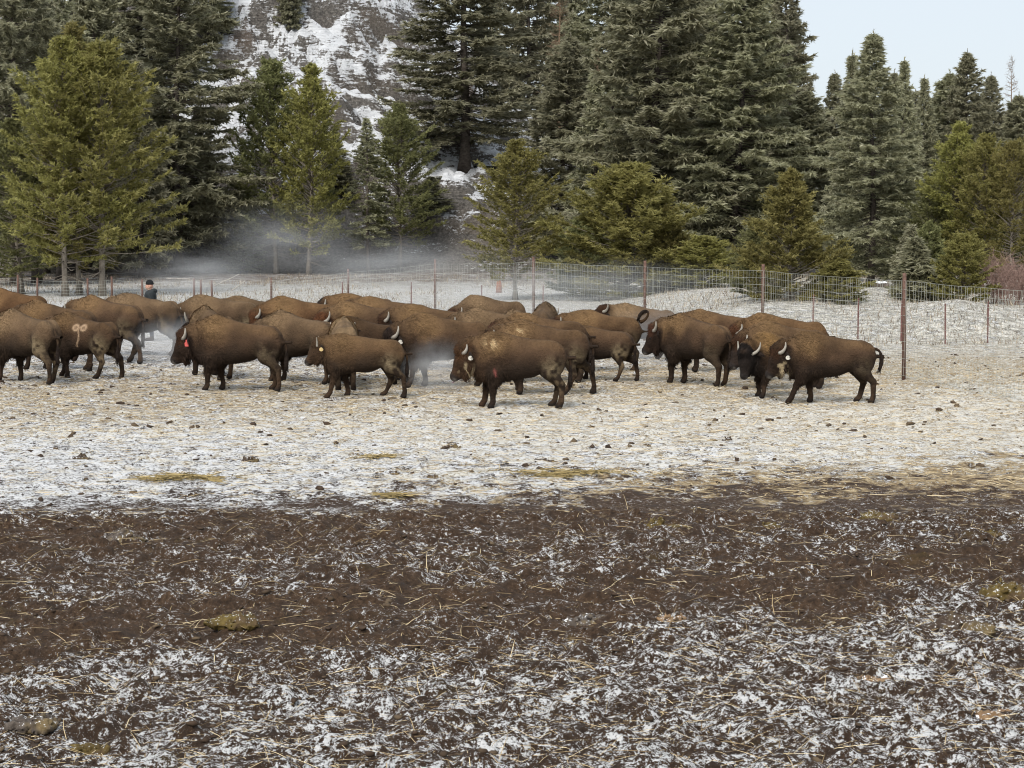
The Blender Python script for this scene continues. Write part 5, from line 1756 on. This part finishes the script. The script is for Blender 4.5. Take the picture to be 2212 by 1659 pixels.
# ------------------------------------------------------------------ steam rising from the herd
def steam_mat(name, dens, seed):
    """soft-edged cloud: thick in the middle, torn by noise"""
    m = bpy.data.materials.new(name)
    m.use_nodes = True
    nt = m.node_tree
    nt.nodes.clear()
    out = nt.nodes.new('ShaderNodeOutputMaterial')
    pv = nt.nodes.new('ShaderNodeVolumePrincipled')
    pv.inputs['Color'].default_value = (.95, .955, .96, 1)
    pv.inputs['Anisotropy'].default_value = .2
    v = obj_coord(nt)
    ln = nt.nodes.new('ShaderNodeVectorMath'); ln.operation = 'LENGTH'
    nt.links.new(v, ln.inputs[0])
    fall = mth(nt, 'SUBTRACT', 1.0, ln.outputs['Value'], clamp=True)
    fall = mth(nt, 'MULTIPLY', mth(nt, 'MULTIPLY', fall, fall), 2.4)
    add = nt.nodes.new('ShaderNodeVectorMath'); add.operation = 'ADD'
    nt.links.new(v, add.inputs[0]); add.inputs[1].default_value = (seed * 3.1, seed * 1.7, 0)
    n = noise_tex(nt, add.outputs[0], 2.2, 3, .55)
    k = mth(nt, 'MULTIPLY', mth(nt, 'SUBTRACT', n.outputs['Fac'], .36), 4.0, clamp=True)
    nt.links.new(mth(nt, 'MULTIPLY', mth(nt, 'MULTIPLY', fall, k), dens), pv.inputs['Density'])
    nt.links.new(pv.outputs[0], out.inputs['Volume'])
    return m
def puff(cx, cy, cz, rx, ry, rz, dens, label, seed):
    v, q = surface_sphere(np.zeros(3), 1.0, 20, 12)
    o = obj('steam', make_mesh('steam', v, quads=q), steam_mat('steam', dens, seed), None, (cx, cy, cz), None, (rx, ry, rz))
    o['kind'] = 'stuff'
    o['label'] = label
for i, (x, y, d, rx, ry, rz, de, lb) in enumerate([
    (620, 530, 64, 3.6, 6, 1.9, .05, 'steam drifting over the backs in front of the brown bank'),
    (860, 575, 62, 5.0, 6, 1.3, .07, 'thin steam over the herd left of centre'),
    (430, 590, 62, 3.2, 5, 1.1, .08, 'steam hanging behind the red-tagged animal'),
    (1270, 620, 57.0, 6.0, 3, 1.2, .11, 'thin steam in front of the tall fence at centre'),
    (945, 800, 37.9, 1.0, .7, .8, 1.2, 'dense warm steam under the big animal at centre'),
    (385, 740, 44.0, 1.5, 1.2, .8, .7, 'steam between the legs left of the red-tagged animal'),
    (1440, 725, 45.5, 2.0, 1.3, 1.0, .35, 'steam drifting behind the hindquarters right of centre'),
    (1060, 650, 52, 4.0, 3, 1.2, .10, 'steam veil over the pale animals at the back')]):
    p = at_depth(x, y, d)
    puff(p[0], d, p[2], rx, ry, rz, de, lb, 4 + i)
